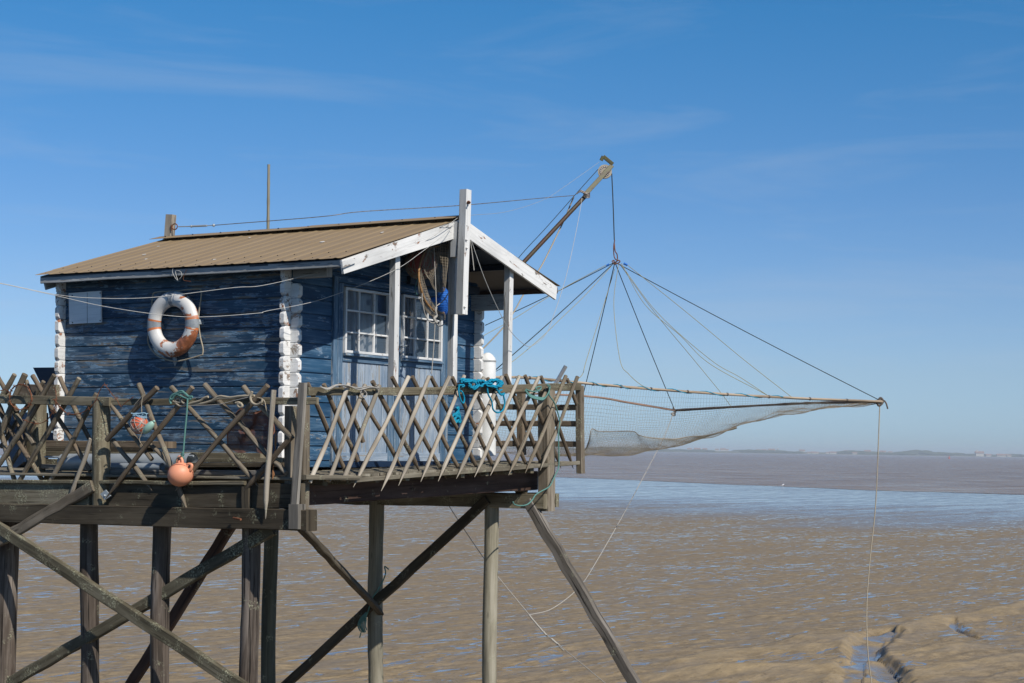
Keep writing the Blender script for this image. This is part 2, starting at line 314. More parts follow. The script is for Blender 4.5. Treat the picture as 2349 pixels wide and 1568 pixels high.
M['tape'] = plain('grey_tape', (.30, .33, .35), (.22, .24, .26), .4, 0, 20, .3)

# ------------------------------------------------------------ mud flat: one real surface with ridges, runnels and creeks
RX, RY = .66, .751                           # run of the ridges on the ground
def lat(nx, seed):
    return np.random.RandomState(seed).rand(nx, nx)
def vnoise(x, y, seed):
    G = lat(256, seed); xi = np.floor(x).astype(int); yi = np.floor(y).astype(int); fx = x-xi; fy = y-yi; fx = fx*fx*(3-2*fx); fy = fy*fy*(3-2*fy)
    a = G[xi % 256, yi % 256]; b_ = G[(xi+1) % 256, yi % 256]; c_ = G[xi % 256, (yi+1) % 256]; d_ = G[(xi+1) % 256, (yi+1) % 256]
    return (a*(1-fx)+b_*fx)*(1-fy)+(c_*(1-fx)+d_*fx)*fy
def fb(x, y, s, o=4, g=.5):
    r = 0; a = 1; w = 0
    for k in range(o): r = r+a*vnoise(x*2**k, y*2**k, s+k); w += a; a *= g
    return r/w
def seglist(pts):
    return [tuple(gnd(z('E', *p)))[:2] for p in pts]
def dist_poly(X, Y, P):
    best = np.full(X.shape, 1e9); side = np.zeros(X.shape)
    for (ax, ay), (bx, by) in zip(P[:-1], P[1:]):
        dx, dy = bx-ax, by-ay; L2 = dx*dx+dy*dy; tt = np.clip(((X-ax)*dx+(Y-ay)*dy)/L2, 0, 1); qx = X-(ax+tt*dx); qy = Y-(ay+tt*dy); d = np.hypot(qx, qy); sd = dx*qy-dy*qx
        k = d < best; best = np.where(k, d, best); side = np.where(k, np.sign(sd), side)
    return best, side
# creeks: bank line (steep on its right-hand side) and how wide the bed is
creeks = [(seglist([(1000, 640), (900, 735), (815, 800), (790, 860), (815, 920), (905, 965), (1000, 1020), (1040, 1090), (1090, 1200)]), 1.0, .20, -1),
          (seglist([(1640, 520), (1640, 580), (1720, 625), (1790, 640), (1900, 680)]), .35, .10, -1),
          (seglist([(690, 950), (670, 1010), (690, 1060), (660, 1100), (655, 1180)]), .8, .13, -1)]
ny, nx = 1000, 860
ang = np.concatenate([np.linspace(1/9., 1/31., 50), np.linspace(1/30.8, 1/2200, ny-50)])      # rows even in angle below the eye
Yr = 1/ang; q = np.linspace(-.45, .45, nx); Y, Q = np.meshgrid(Yr, q, indexing='ij'); X = Q*Y
a1 = (X*RX+Y*RY); c1 = (-X*RY+Y*RX)          # along / across the ridges
wx = (fb(X/9, Y/9, 90)-.5)*5; fade = 1/(1+(Y/95)**2)
rd = lambda q_: 1-np.abs(2*q_-1)
zone = np.clip(.30+1.1/(1+np.exp(-(X*.55-(Y-47))/3.0)), 0, 1)      # the bank with bold ridges, near right
h = zone*(.17*(rd(fb(a1/7+wx*.4, (c1+wx)/1.7, 10, 3))-.7)+.10*(fb(a1/2.2, (c1+wx)/.5, 20, 4)-.5))+.045*(fb(a1/1.5, c1/.45, 24, 3)-.5)
h = h+.05*(fb(a1/1.0, (c1+wx)/.3, 30, 2)-.5)*np.clip(1-Y/70, 0, 1)
roughz = np.clip((Y*0+1)*1.0, 0, 1); h = h*fade**.6
wet = np.zeros(X.shape)
big = np.exp(-((X-9)**2/60+(Y-46)**2/50)); h = h+big*.05
for P, wdt, dpt, sg in creeks:
    d, sd = dist_poly(X, Y, P); d = np.maximum(0, d+.30*(fb(X/.55, Y/.8, 61, 3)-.5)); ww = wdt*(.75+.6*fb(X/1.5, Y/1.5, 60)); on = (sd*sg > 0)
    inner = np.where(on, np.clip(1-d/ww, 0, 1), np.clip(1-d/.34, 0, 1)*.999); k = np.where(on, np.minimum(1, inner*2.2), inner); k = k*k*(3-2*k); k = k*(.55+.45*np.clip(fb(X/.8, Y/.8, 44)*2-.3, 0, 1))
    lip = np.where(~on, np.exp(-d/.45)*.07, 0); h = h*(1-k)+lip-dpt*k; wet = np.maximum(wet, np.clip((k-.80)*9, 0, 1)*.85)
# low bank running off to the right
crest_sun = np.zeros(X.shape)  # bank mask: sunlit gold put into the crest colour, puddles kept off
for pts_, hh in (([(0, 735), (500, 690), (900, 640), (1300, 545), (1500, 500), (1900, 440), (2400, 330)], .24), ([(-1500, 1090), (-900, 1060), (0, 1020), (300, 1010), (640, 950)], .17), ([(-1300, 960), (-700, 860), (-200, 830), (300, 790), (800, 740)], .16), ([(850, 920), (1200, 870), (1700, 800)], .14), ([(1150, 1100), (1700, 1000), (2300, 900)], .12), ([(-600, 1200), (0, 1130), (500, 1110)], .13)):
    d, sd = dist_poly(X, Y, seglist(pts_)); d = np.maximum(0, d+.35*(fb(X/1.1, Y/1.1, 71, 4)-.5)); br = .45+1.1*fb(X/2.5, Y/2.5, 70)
    h = h+np.where(sd > 0, np.exp(-(d/.28)**1.4)*hh, np.exp(-(d/.75)**1.5)*hh)*br*.75; crest_sun = np.maximum(crest_sun, np.where(sd > 0, np.exp(-(d/.30)**2), np.exp(-(d/.65)**2))*br)
h = h-np.clip((Y-900)/200, 0, 1)*2.5
vs = np.stack([X, Y, h], -1).reshape(-1, 3)
idx = np.arange(ny*nx).reshape(ny, nx); fs = np.stack([idx[:-1, :-1], idx[1:, :-1], idx[1:, 1:], idx[:-1, 1:]], -1).reshape(-1, 4)
me = bpy.data.meshes.new('mud_flat'); me.vertices.add(len(vs)); me.vertices.foreach_set('co', vs.ravel()); me.loops.add(fs.size); me.loops.foreach_set('vertex_index', fs.ravel().astype(np.int32))
me.polygons.add(len(fs)); me.polygons.foreach_set('loop_start', np.arange(0, fs.size, 4, dtype=np.int32)); me.polygons.foreach_set('loop_total', np.full(len(fs), 4, dtype=np.int32)); me.update(calc_edges=True)
me.polygons.foreach_set('use_smooth', np.ones(len(fs), bool)); at = me.attributes.new('wet', 'FLOAT', 'POINT'); at.data.foreach_set('value', wet.ravel()); at = me.attributes.new('crest_sun', 'FLOAT', 'POINT'); at.data.foreach_set('value', np.clip(crest_sun, 0, 1).ravel())
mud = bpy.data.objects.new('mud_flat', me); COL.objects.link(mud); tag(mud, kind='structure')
m, t, b = mat('wet_mud')
g = N(t, 'ShaderNodeNewGeometry'); rot = N(t, 'ShaderNodeVectorRotate', rotation_type='Z_AXIS'); rot.inputs['Angle'].default_value = -math.atan2(RY, RX); t.links.new(g.outputs['Position'], rot.inputs['Vector'])
def gm(sx, sy, lo=0):
    mm = N(t, 'ShaderNodeMapping'); mm.inputs['Scale'].default_value = (sx, sy, 1); mm.inputs['Location'].default_value = (lo, lo*.7, 0); t.links.new(rot.outputs[0], mm.inputs[0]); return mm.outputs[0]
sep = N(t, 'ShaderNodeSeparateXYZ'); t.links.new(g.outputs['Position'], sep.inputs[0]); dist = mth(t, 'SUBTRACT', sep.outputs['Y'], mth(t, 'MULTIPLY', sep.outputs['X'], -.75))
n1 = noise(t, gm(1.05, 3.9), 1, 5, .58, .7); n2 = noise(t, gm(.06, .16, 5), 1, 4); n3 = noise(t, gm(6, 8.5, 3), 1, 6, .72); n5 = noise(t, gm(.22, .8, 6), 1, 4)
n4 = noise(t, gm(.02, .11, 9), 1, 6, .65)
crest_fac = N(t, 'ShaderNodeAttribute', attribute_name='crest_sun').outputs['Fac']
near = mth(t, 'ADD', mth(t, 'MULTIPLY', crest_fac, .09), mth(t, 'MULTIPLY', n1, .58)); near = mth(t, 'ADD', mth(t, 'ADD', near, mth(t, 'MULTIPLY', n5, .20)), mth(t, 'ADD', mth(t, 'MULTIPLY', n2, .14), mth(t, 'MULTIPLY', n3, .08)))
ad = N(t, 'ShaderNodeAttribute', attribute_name='wet')
thr = rng(t, sep.outputs['Y'], 45, 130, .430, .450)
rn_ = noise(t, gm(.16, .60, 41), 1, 3, .5, 1.2); rl = mth(t, 'ADD', mth(t, 'ABSOLUTE', mth(t, 'SUBTRACT', rn_, .5)), mth(t, 'MULTIPLY', crest_fac, .1)); rill = mth(t, 'MULTIPLY', rng(t, rl, .004, .011, 1, 0), rng(t, noise(t, gm(.08, .2, 50), 1, 2), .50, .54))
pud = mth(t, 'MAXIMUM', mth(t, 'MAXIMUM', mth(t, 'MULTIPLY', mth(t, 'SUBTRACT', thr, near), 90), rill), ad.outputs['Fac']); pud.node.use_clamp = True
film = mth(t, 'MULTIPLY', rng(t, mth(t, 'ADD', dist, mth(t, 'MULTIPLY', n4, 150)), 205, 285), .95)
film = mth(t, 'MULTIPLY', film, rng(t, noise(t, gm(.03, .35, 1), 1, 5, .7), .36, .52, .72, 1)); wetm = mth(t, 'MAXIMUM', pud, film)
damp = rng(t, noise(t, gm(.3, 1.4, 12), 1, 5, .6), .45, .6)
col = ramp(t, noise(t, gm(1.5, 3.4, 2), 1, 9, .78), [(.38, (.175, .134, .080)), (.5, (.245, .188, .112)), (.62, (.33, .252, .148))])
col = mix(t, mth(t, 'MULTIPLY', damp, .38), col, (.185, .155, .118))
col = mix(t, mth(t, 'MULTIPLY', rng(t, noise(t, gm(5, 8, 20), 1, 5, .65), .60, .66), .65), col, (.07, .052, .034))
col = mix(t, mth(t, 'MULTIPLY', crest_fac, .45), col, (.33, .255, .15)); col = mix(t, wetm, col, mix(t, film, (.19, .18, .165), (.21, .195, .18))); t.links.new(col, b.inputs['Base Color'])  # warm sunlight on the bank slopes painted into the mud colour
t.links.new(mth(t, 'SUBTRACT', rng(t, wetm, 0, 1, .62, .15), mth(t, 'MULTIPLY', damp, .12)), b.inputs['Roughness']); t.links.new(rng(t, wetm, 0, 1, .12, .5), b.inputs['Specular IOR Level'])
hh = mth(t, 'ADD', mth(t, 'MAXIMUM', near, thr), mth(t, 'MULTIPLY', mth(t, 'ADD', mth(t, 'MULTIPLY', n3, .22), mth(t, 'MULTIPLY', noise(t, gm(3.2, 5.0, 31), 1, 6, .65), .30)), mth(t, 'SUBTRACT', 1, wetm)))
bn = N(t, 'ShaderNodeBump'); bn.inputs['Distance'].default_value = .07; t.links.new(mth(t, 'MULTIPLY', mth(t, 'SUBTRACT', 1, wetm), .8), bn.inputs['Strength']); t.links.new(hh, bn.inputs['Height']); t.links.new(bn.outputs[0], b.inputs['Normal'])
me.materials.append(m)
# ------------------------------------------------------------ estuary water
shore = [gnd((x, y)) for x, y in ((1278, 1095.6), (1400, 1100), (1600, 1108.5), (1800, 1117), (2000, 1126), (2200, 1131.5), (2349, 1136))]
d0 = shore[0]-shore[2]; edge = [shore[0]+d0*3.2, shore[0]+d0*1.2, shore[0]+d0*.5]+shore; d1 = shore[-1]-shore[-3]; edge += [shore[-1]+d1*1.2, shore[-1]+d1*4]
ed = []
for a, b_ in zip(edge[:-1], edge[1:]):
    for k in range(14): p = a.lerp(b_, k/14); ed.append(Vector((p.x, p.y+9*(fb(np.array([p.x/9]), np.array([3.1]), 40, 5)[0]-.5), .03)))
w = MB(); rows = [0, .02, .08, .3, 1]
far = [Vector((p.x/p.y*14000 if i else -9000, 14000, .03)) for i, p in enumerate(ed)]; far = [Vector((-9000+18000*i/(len(ed)-1), 14000, .03)) for i in range(len(ed))]
for j in range(4):
    for i in range(len(ed)-1):
        a, b_, c_, d_ = ed[i].lerp(far[i], rows[j]), ed[i+1].lerp(far[i+1], rows[j]), ed[i+1].lerp(far[i+1], rows[j+1]), ed[i].lerp(far[i], rows[j+1]); w.quad(a, b_, c_, d_, smooth=True)
m, t, b = mat('silty_water'); g = N(t, 'ShaderNodeNewGeometry')
mm = N(t, 'ShaderNodeMapping'); mm.inputs['Scale'].default_value = (.25, .6, 1); mm.inputs['Rotation'].default_value = (0, 0, .25); t.links.new(g.outputs['Position'], mm.inputs[0]); n1 = noise(t, mm.outputs[0], 1, 6, .7)
m2 = N(t, 'ShaderNodeMapping'); m2.inputs['Scale'].default_value = (.010, .03, 1); t.links.new(g.outputs['Position'], m2.inputs[0]); n2 = noise(t, m2.outputs[0], 1, 6, .65)
m3 = N(t, 'ShaderNodeMapping'); m3.inputs['Scale'].default_value = (.05, .22, 1); m3.inputs['Rotation'].default_value = (0, 0, .12); t.links.new(g.outputs['Position'], m3.inputs[0]); n3 = noise(t, m3.outputs[0], 1, 8, .75)
c = ramp(t, n2, [(.38, (.25, .185, .128)), (.62, (.315, .235, .16))]); c = mix(t, rng(t, n3, .47, .60, 0, .5), c, (.14, .115, .10)); t.links.new(c, b.inputs['Base Color'])
t.links.new(rng(t, n3, .4, .6, .12, .38), b.inputs['Roughness']); b.inputs['Specular IOR Level'].default_value = .5; b.inputs['IOR'].default_value = 1.33
bump(t, b, mth(t, 'ADD', n1, n3), .9, .9)
wo = w.obj('estuary_water', m); tag(wo, kind='structure')
# ------------------------------------------------------------ far shore: low land, woods, houses
def farp(x, Y=9000, h=0): X = (x-1174.5)/F*Y; return Vector((X, Y, h))
w = MB(); xs = np.linspace(-1500, 4200, 240); prev = None
for x in xs:
    g0 = 4+5*vnoise(np.array([x/160]), np.array([2.]), 5)[0]; cur = [farp(x, 9000, -1), farp(x, 9012, 1.5), farp(x, 9250, g0), farp(x, 9900, g0+5), farp(x, 11500, -1)]
    if prev:
        for a, b_, c_, d_ in zip(prev[:-1], cur[:-1], cur[1:], prev[1:]): w.quad(a, b_, c_, d_, smooth=True)
    prev = cur
tag(w.obj('far_shore', plain('far_field', (.16, .15, .075), (.07, .085, .035), .95, 0, .006, 0)), kind='structure')
w = MB(); R = random.Random(3)
for i in range(2300):
    x = R.uniform(-900, 3800); dn = vnoise(np.array([x/70]), np.array([9.]), 8)[0]
    if R.random() > dn*1.5-.2: continue
    Yd = R.choice([9150, 9300, 9600]); hgt = (10+13*dn)*R.uniform(.6, 1.15)
    if 2085 < x < 2125 or 1700 < x < 1725: hgt *= 1.45; Yd = 9700
    c = farp(x, Yd+R.uniform(-60, 60), 3+hgt*.4); w.ball(c, R.uniform(28, 80), 18, hgt*.55, 8, 4)
tag(w.obj('far_woods', plain('far_foliage', (.055, .075, .032), (.03, .045, .02), .95, 0, .03, 0)), 'low dark line of woods along the far shore', 'woods', kind='stuff')
wallm = plain('far_pale_wall', (.50, .48, .43), (.4, .38, .34), .9, 0, .1, 0); roofm = plain('far_tile_roof', (.30, .17, .12), (.2, .12, .09), .9, 0, .1, 0)
def house(x, Y, w_, h, name, label, cat, group=None, tower=0, base=4):
    c = farp(x, Y, base); r = thing(name, c, label, cat, group); m1 = MB(); m1.beam(c+Vector((-w_/2, 0, h/2)), c+Vector((w_/2, 0, h/2)), h, w_*.6, Vector((0, 1, 0)), ch=.01, wob=0, seg=1); m1.obj('wall', wallm, r)
    m2 = MB(); m2.poly([c+Vector((-w_*.31, 0, 0))+Vector((-w_*.25, -w_*.35, h)), c+Vector((-w_*.56, 0, h))+Vector((0, w_*.35, 0)), c+Vector((-w_*.56, 0, h+w_*.28))], Vector((w_*1.12, 0, 0))) if 0 else m2.poly([c+Vector((-w_*.55, -w_*.36, h+.01)), c+Vector((-w_*.55, w_*.36, h+.01)), c+Vector((-w_*.55, 0, h+w_*.24))], Vector((w_*1.1, 0, 0))); m2.obj('roof', roofm, r)
    if tower: m3 = MB(); m3.beam(c+Vector((tower, 0, 0)), c+Vector((tower, 0, h*2.0)), w_*.22, w_*.22, Vector((0, 1, 0)), ch=.01, wob=0, seg=1); m3.obj('tower', wallm, r)
    return r
R = random.Random(11)
ORD = 'first second third fourth fifth sixth seventh eighth ninth tenth eleventh twelfth thirteenth fourteenth fifteenth sixteenth seventeenth eighteenth nineteenth twentieth twenty-first'.split()
for i, zx in enumerate((150, 200, 250, 330, 370, 395, 600, 640, 690, 890, 935, 965, 985, 1055, 1085, 1100, 1180, 1235, 1320, 1420, 1470)):
    x = z('D', zx, 0)[0]; house(x, 9080 if zx in (935, 965, 985, 1055, 1085, 1100, 1235) else 9420, R.uniform(16, 34), R.uniform(5, 8), 'distant_house', ORD[i]+' tiny pale house from the left in the scattered row along the far shore', 'house', 'distant houses on the far shore', base=3 if zx in (935, 965, 985, 1055, 1085, 1100, 1235) else 11)
house(z('D', 2055, 0)[0], 9050, 42, 17, 'distant_manor', 'large pale building with a tower standing highest at the water on the far shore, right', 'building', tower=-12, base=2)
house(z('D', 2225, 0)[0], 9050, 26, 8, 'distant_chapel', 'small white far-shore building with a short tower, right of the large pale one', 'building', tower=8, base=2)
for zx, ww, lb in ((2115, 26, 'low pale far-shore house just right of the large towered building'), (2190, 34, 'long low pale house left of the little white tower on the far shore'), (2250, 22, 'rightmost tiny pale house at the water on the far shore')):
    house(z('D', zx, 0)[0], 9040, ww, 7, 'distant_house', lb, 'house', base=2)
m1 = MB(); c = farp(z('D', 730, 0)[0], 9500, 8); cyl(m1, c, c+UP*17, 2.6, 8); m1.ball(c+UP*18, 6, 6, 4, 10, 6); tag(m1.obj('water_tower', wallm), 'thin white water tower rising above the far shore woods', 'tower')
# navigation buoy and a gull at the tide line
c = gnd(z('D', 1857, 132), .03); c = dep(z('D', 1857, 131), 2600); c.z = .05
r = thing('channel_buoy', c, 'tiny red navigation buoy far out on the water', 'buoy'); m1 = MB(); m1.tube([c, c+UP*1.2], 1.3, 10); m1.obj('float', plain('red_buoy_paint', (.6, .06, .05), (.5, .05, .04)), r); m1 = MB(); m1.tube([c+UP*1.2, c+UP*5], 0, 8, taper=[.7, .15]); m1.obj('top_mark', bpy.data.materials['red_buoy_paint'], r)
c = gnd(z('D', 763, 326), .03); r = thing('seagull', c, 'tiny white gull standing at the edge of the water', 'bird'); m1 = MB(); m1.tube(smooth([c+Vector((-.42, 0, .34)), c+Vector((-.2, 0, .40)), c+Vector((.05, 0, .46)), c+Vector((.2, 0, .58)), c+Vector((.3, 0, .68)), c+Vector((.44, 0, .66))], 4), 0, 10, taper=[.02+.13*math.sin(PI*min(1, (i+1)/16))**.8 if i < 13 else .085-.01*(i-13) for i in range(21)])
for q in (-.05, .05): m1.tube([c+Vector((0, q, 0)), c+Vector((0, q, .38))], .012, 5)
m1.obj('body', plain('gull_feathers', (.75, .75, .75), (.6, .6, .62)), r)
m1 = MB(); m1.ball(c+Vector((-.12, 0, .50)), .28, .12, .06, 12, 6); m1.obj('wing', plain('gull_grey', (.25, .26, .28)), r)
r.scale = (.6, .6, .6)

# ------------------------------------------------------------ the hut
HR = thing('fishing_hut', hut(1.75, 1.9, -.32), 'weathered blue timber fishing hut with brown sheet roof on stilts', 'hut')
PIT = .1633; SL, TW, ZB, ZT = 3.5, 3.8, -.24, 1.99
def plank_wall(name, a, b_, nrm, z0, ztop, matl, top=None):   # horizontal log-profile boards between a and b_, lines at a fixed pitch
    m = MB(); zs = []; k = math.floor((z0-1.145)/PIT); zz = 1.145+k*PIT; L = (b_-a).length; d = (b_-a).normalized(); nseg = 10
    while zz < ztop-.02:
        lo = max(zz, z0); hi = min(zz+PIT, ztop); ov = random.random()*9; ou = random.random()*9; jog = random.uniform(-.0015, .0015)
        prof = [(lo, -.014), (lo+.001, .001), (lo+.006, .004), ((lo+hi)/2, .004), (hi-.016, .003), (hi-.012, -.001), (hi-.011, -.016), (hi, -.016)]
        l0, l1 = 0, L
        if top: l0, l1 = top((lo+hi)/2)
        for i in range(len(prof)-1):
            for g_ in range(nseg):
                u0 = l0+(l1-l0)*g_/nseg; u1 = l0+(l1-l0)*(g_+1)/nseg
                w0 = [a+d*u_+nrm*(prof[j][1]+jog*math.sin(u_*3+ov))+UP*(prof[j][0]-a.z+EYE+.0008*math.sin(u_*2.3+ov*4)) for u_, j in ((u0, i), (u1, i), (u1, i+1), (u0, i+1))]
                m.add(w0, [(0, 1, 2, 3)], [[(ou+u0, ov+prof[i][0]), (ou+u1, ov+prof[i][0]), (ou+u1, ov+prof[i+1][0]), (ou+u0, ov+prof[i+1][0])]])
        zz += PIT
    # inner skin so that the wall has thickness
    if not top:
        q = -nrm*.05; m.quad(*(Vector((p.x, p.y, EYE+h_))+q for p, h_ in ((a, z0), (b_, z0), (b_, ztop), (a, ztop)))); 
    return m.obj(name, matl, HR)
plank_wall('side_wall', hut(SL, 0, 0), hut(0, 0, 0), -V3, ZB, ZT, M['blue'])
plank_wall('side_wall', hut(SL, TW, 0), hut(0, TW, 0), V3, ZB, ZT+.05, M['blue'])
plank_wall('rear_wall', hut(SL, 0, 0), hut(SL, TW, 0), U3, ZB, ZT, M['blue'])
D0, D1, DT = .735, 3.10, 1.93
plank_wall('front_wall', hut(0, 0, 0), hut(0, D0, 0), -U3, ZB, ZT, M['blue_front'])
plank_wall('front_wall', hut(0, D1, 0), hut(0, TW, 0), -U3, ZB, ZT, M['blue_front'])
plank_wall('gable_wall', hut(0, D0, 0), hut(0, D1, 0), -U3, DT, ZT, M['blue_front'])
def gt(zz): h_ = zz+PIT/2+.075; return (max(.0, -.26+(h_-1.984)/.70*2.25), min(TW, 4.36-(h_-2.098)/.59*2.37))
plank_wall('gable_wall', hut(0, 0, 0), hut(0, TW, 0), -U3, ZT, 2.62, M['blue_front'], top=gt)
plank_wall('gable_wall', hut(SL, 0, 0), hut(SL, TW, 0), U3, ZT, 2.62, M['blue'], top=gt)
m = MB(); m.poly([hut(.06, .06, ZB+.02), hut(SL-.06, .06, ZB+.02), hut(SL-.06, TW-.06, ZB+.02), hut(.06, TW-.06, ZB+.02)], UP*.04); m.obj('floor', M['deck'], HR)
# log ends: chamfered white blocks at the corners
def log_end(c, n, w_, h, L):      # block with its end face along n, wedge-chamfered like sawn log ends
    m = MB(); g = n.cross(UP).normalized(); c = c+n*0; e = .006
    def ring(hh, ww, x, sl=0): return [c+g*(-ww/2)+UP*(-hh/2+e)+n*x, c+g*(-ww/2+.004)+UP*(-hh/2)+n*(x-sl), c+g*(ww/2-.004)+UP*(-hh/2)+n*(x-sl), c+g*(ww/2)+UP*(-hh/2+e)+n*x, c+g*(ww/2)+UP*(hh/2-e)+n*x, c+g*(ww/2-.004)+UP*(hh/2)+n*(x-sl), c+g*(-ww/2+.004)+UP*(hh/2)+n*(x-sl), c+g*(-ww/2)+UP*(hh/2-e)+n*x]
    rs = [ring(h, w_, -.02), ring(h, w_, L-.032), ring(h-.060, w_-.006, L)]; ou, ov = random.random()*9, random.random()*9
    for a, b_ in zip(rs[:-1], rs[1:]):
        for i in range(8):
            j = (i+1) % 8; P = [a[i], a[j], b_[j], b_[i]]; m.add(P, [(0, 1, 2, 3)], [[(ou+(p-c).dot(n)+(p-c).dot(g), ov+(p-c).dot(UP)+.3*(p-c).dot(g)) for p in P]])
    m.add(rs[-1], [tuple(range(8))], [[(ou+(p-c).dot(g), ov+(p-c).dot(UP)) for p in rs[-1]]]); return m.obj('log_end', M['white_old'], HR)
k = 0; zz = 1.145+PIT/2-PIT*9
while zz < 1.97:
    if zz > ZB:
        j = random.uniform(-.003, .003)
        log_end(hut(.032, 0, zz+.0), -V3, .064, PIT-.004, .115+j)          # front-wall boards running past the near corner
        if zz < 1.80: log_end(hut(0, .032, zz-.02), -U3, .064, PIT-.004, .112+j)      # side-wall boards running past the same corner
        log_end(hut(SL-.032, 0, zz), -V3, .064, PIT-.004, .115+j)
        log_end(hut(SL, .032, zz-.02), U3, .064, PIT-.004, .112+j)
        if zz < 1.75: log_end(hut(0, TW-.032, zz), -U3, .064, PIT-.004, .112+j)
        log_end(hut(.032, TW, zz), V3, .064, PIT-.004, .13+j)
    zz += PIT
# wall-plate ends under the eaves
m = MB(); m.beam(hut(.2, .07, 1.90), hut(-.47, .07, 1.90), .125, .10, V3); m.obj('wall_plate', M['white_grey'], HR)
m = MB(); m.beam(hut(.2, 3.70, 1.86), hut(-.56, 3.70, 1.86), .20, .10, V3); m.obj('wall_plate', M['white_grey'], HR)
# roof
ap = HF(z('2', 1410, 232), .88); ea = HF(z('2', 550, 528), .88); er = HF(z('2', 2140, 732), .88)
zA, zE, zRr = ap.z-EYE, ea.z-EYE, er.z-EYE; tA, tE, tR = 1.99, -.26, 4.36
def sheet(t0, z0, t1, z1, s0, s1, s1r, name):
    m = MB(); nl = 8; pitch = .237; ss = []; x = s0
    base = [(0, 0), (.045, .001), (.060, .008), (.072, .014), (.086, .014), (.102, .006), (.118, .001), (.18, .0025)]
    while x < max(s1, s1r): 
        for a, hgt in base:
            if x+a <= max(s1, s1r): ss.append((x+a, hgt))
        x += pitch
    ou = random.random()*5; sl = math.hypot(t1-t0, z1-z0)
    def P(si, q, h_, dz=0): 
        tt = t0+(t1-t0)*q; zq = z0+(z1-z0)*q-.012*math.sin(PI*q)*0
        return hut(si, tt, zq+h_+dz)
    rim = random.Random(5)
    for (a, ha), (b_, hb) in zip(ss[:-1], ss[1:]):
        for i in range(nl):
            q0, q1 = i/nl, (i+1)/nl; e0 = s1+(s1r-s1)*q0; 
            if a > s1+(s1r-s1)*q1: continue
            m.add([P(a, q0, ha*.5), P(a, q1, ha*.5), P(b_, q1, hb*.5), P(b_, q0, hb*.5)], [(0, 1, 2, 3)], [[(ou+q0*sl, a), (ou+q1*sl, a), (ou+q1*sl, b_), (ou+q0*sl, b_)]], False)
    return m.obj(name, M['roof'], HR)
rf = sheet(tE-.03, zE+.0, tA-.03, zA-.025, -.90, 3.64, 3.74, 'roof_sheet')
sheet(tR+.03, zRr+.0, tA+.03, zA-.025, -.90, 3.64, 3.74, 'roof_sheet')
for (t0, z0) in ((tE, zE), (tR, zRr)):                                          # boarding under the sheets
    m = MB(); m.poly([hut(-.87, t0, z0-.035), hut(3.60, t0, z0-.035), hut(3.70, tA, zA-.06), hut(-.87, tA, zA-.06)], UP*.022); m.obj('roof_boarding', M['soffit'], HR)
m = MB()                                                                          # ridge cap, two overlapping lengths
for s0, s1, dz in ((-.92, 1.3, .006), (1.25, 3.8, 0)):
    for sg in (-1, 1):
        m.poly([hut(s0, tA+sg*.0, zA+.022+dz), hut(s1, tA, zA+.022+dz), hut(s1, tA+sg*.20, zA-.035+dz), hut(s0, tA+sg*.20, zA-.035+dz)], UP*.004)
m.obj('ridge_cap', M['roof'], HR)
m = MB()
for s_ in np.arange(-.6, 3.7, .47): m.ball(hut(s_, tA-.08, zA+.006), .012, n=6, m=4)
for s_ in np.arange(-.82, 3.6, .237):
    for q in (.035, .16, .93): m.ball(hut(s_+.15, tE+(tA-tE)*q, zE+(zA-zE)*q+.006), .0085, n=6, m=4)
m.obj('roof_screws', M['dark'], HR)
for s_, q, w_ in ((2.9, .45, .05), (2.55, .3, .04), (1.2, .16, .04), (.25, .5, .05), (-.3, .68, .04), (1.9, .8, .03), (3.2, .7, .03)):
    m = MB(); c = hut(s_, tE+(tA-tE)*q, zE+(zA-zE)*q+.004); n_ = (V3*(tA-tE)+UP*(zA-zE)).normalized(); pts = [c+U3*math.cos(a)*w_*random.uniform(.3, .7)+n_*math.sin(a)*w_*random.uniform(.3, .8) for a in np.linspace(0, 2*PI, 10)[:-1]]; m.poly(pts, UP*.003); m.obj('bird_dropping', M['white'], HR)
# fascia under the long eave and its dark underside
m = MB(); m.beam(hut(3.60, tE+.01, zE-.062), hut(-.87, tE+.01, zE-.052), .075, .022, V3); m.obj('eave_board', M['white_grey'], HR)
m = MB(); m.beam(hut(3.60, tR-.01, zRr-.06), hut(-.87, tR-.01, zRr-.06), .07, .022, V3); m.obj('eave_board', M['redbeam'], HR)
# rear barge boards
for (t0, z0) in ((tE+.04, zE), (tR-.04, zRr)):
    m = MB(); m.beam(hut(3.57, t0, z0-.10), hut(3.67, tA, zA-.12), .15, .025, U3); m.obj('barge_board', M['white_grey'], HR)
# front barge boards (real boards on the gable, outlines from the photograph)
def barge(zpts, a, th, name='barge_board', mm='white'):
    P = [HF(z('2', *p), a) for p in zpts]; m = MB(); m.poly(P, U3*th); return m.obj(name, M[mm], HR, bevel=.004)
barge([(568, 642), (1412, 372), (1412, 246), (552, 541)], .90, .03)
barge([(2124, 832), (1490, 388), (1490, 268), (2134, 738)], .90, .03)
barge([(555, 552), (660, 522), (655, 560), (560, 600)], .925, .02)
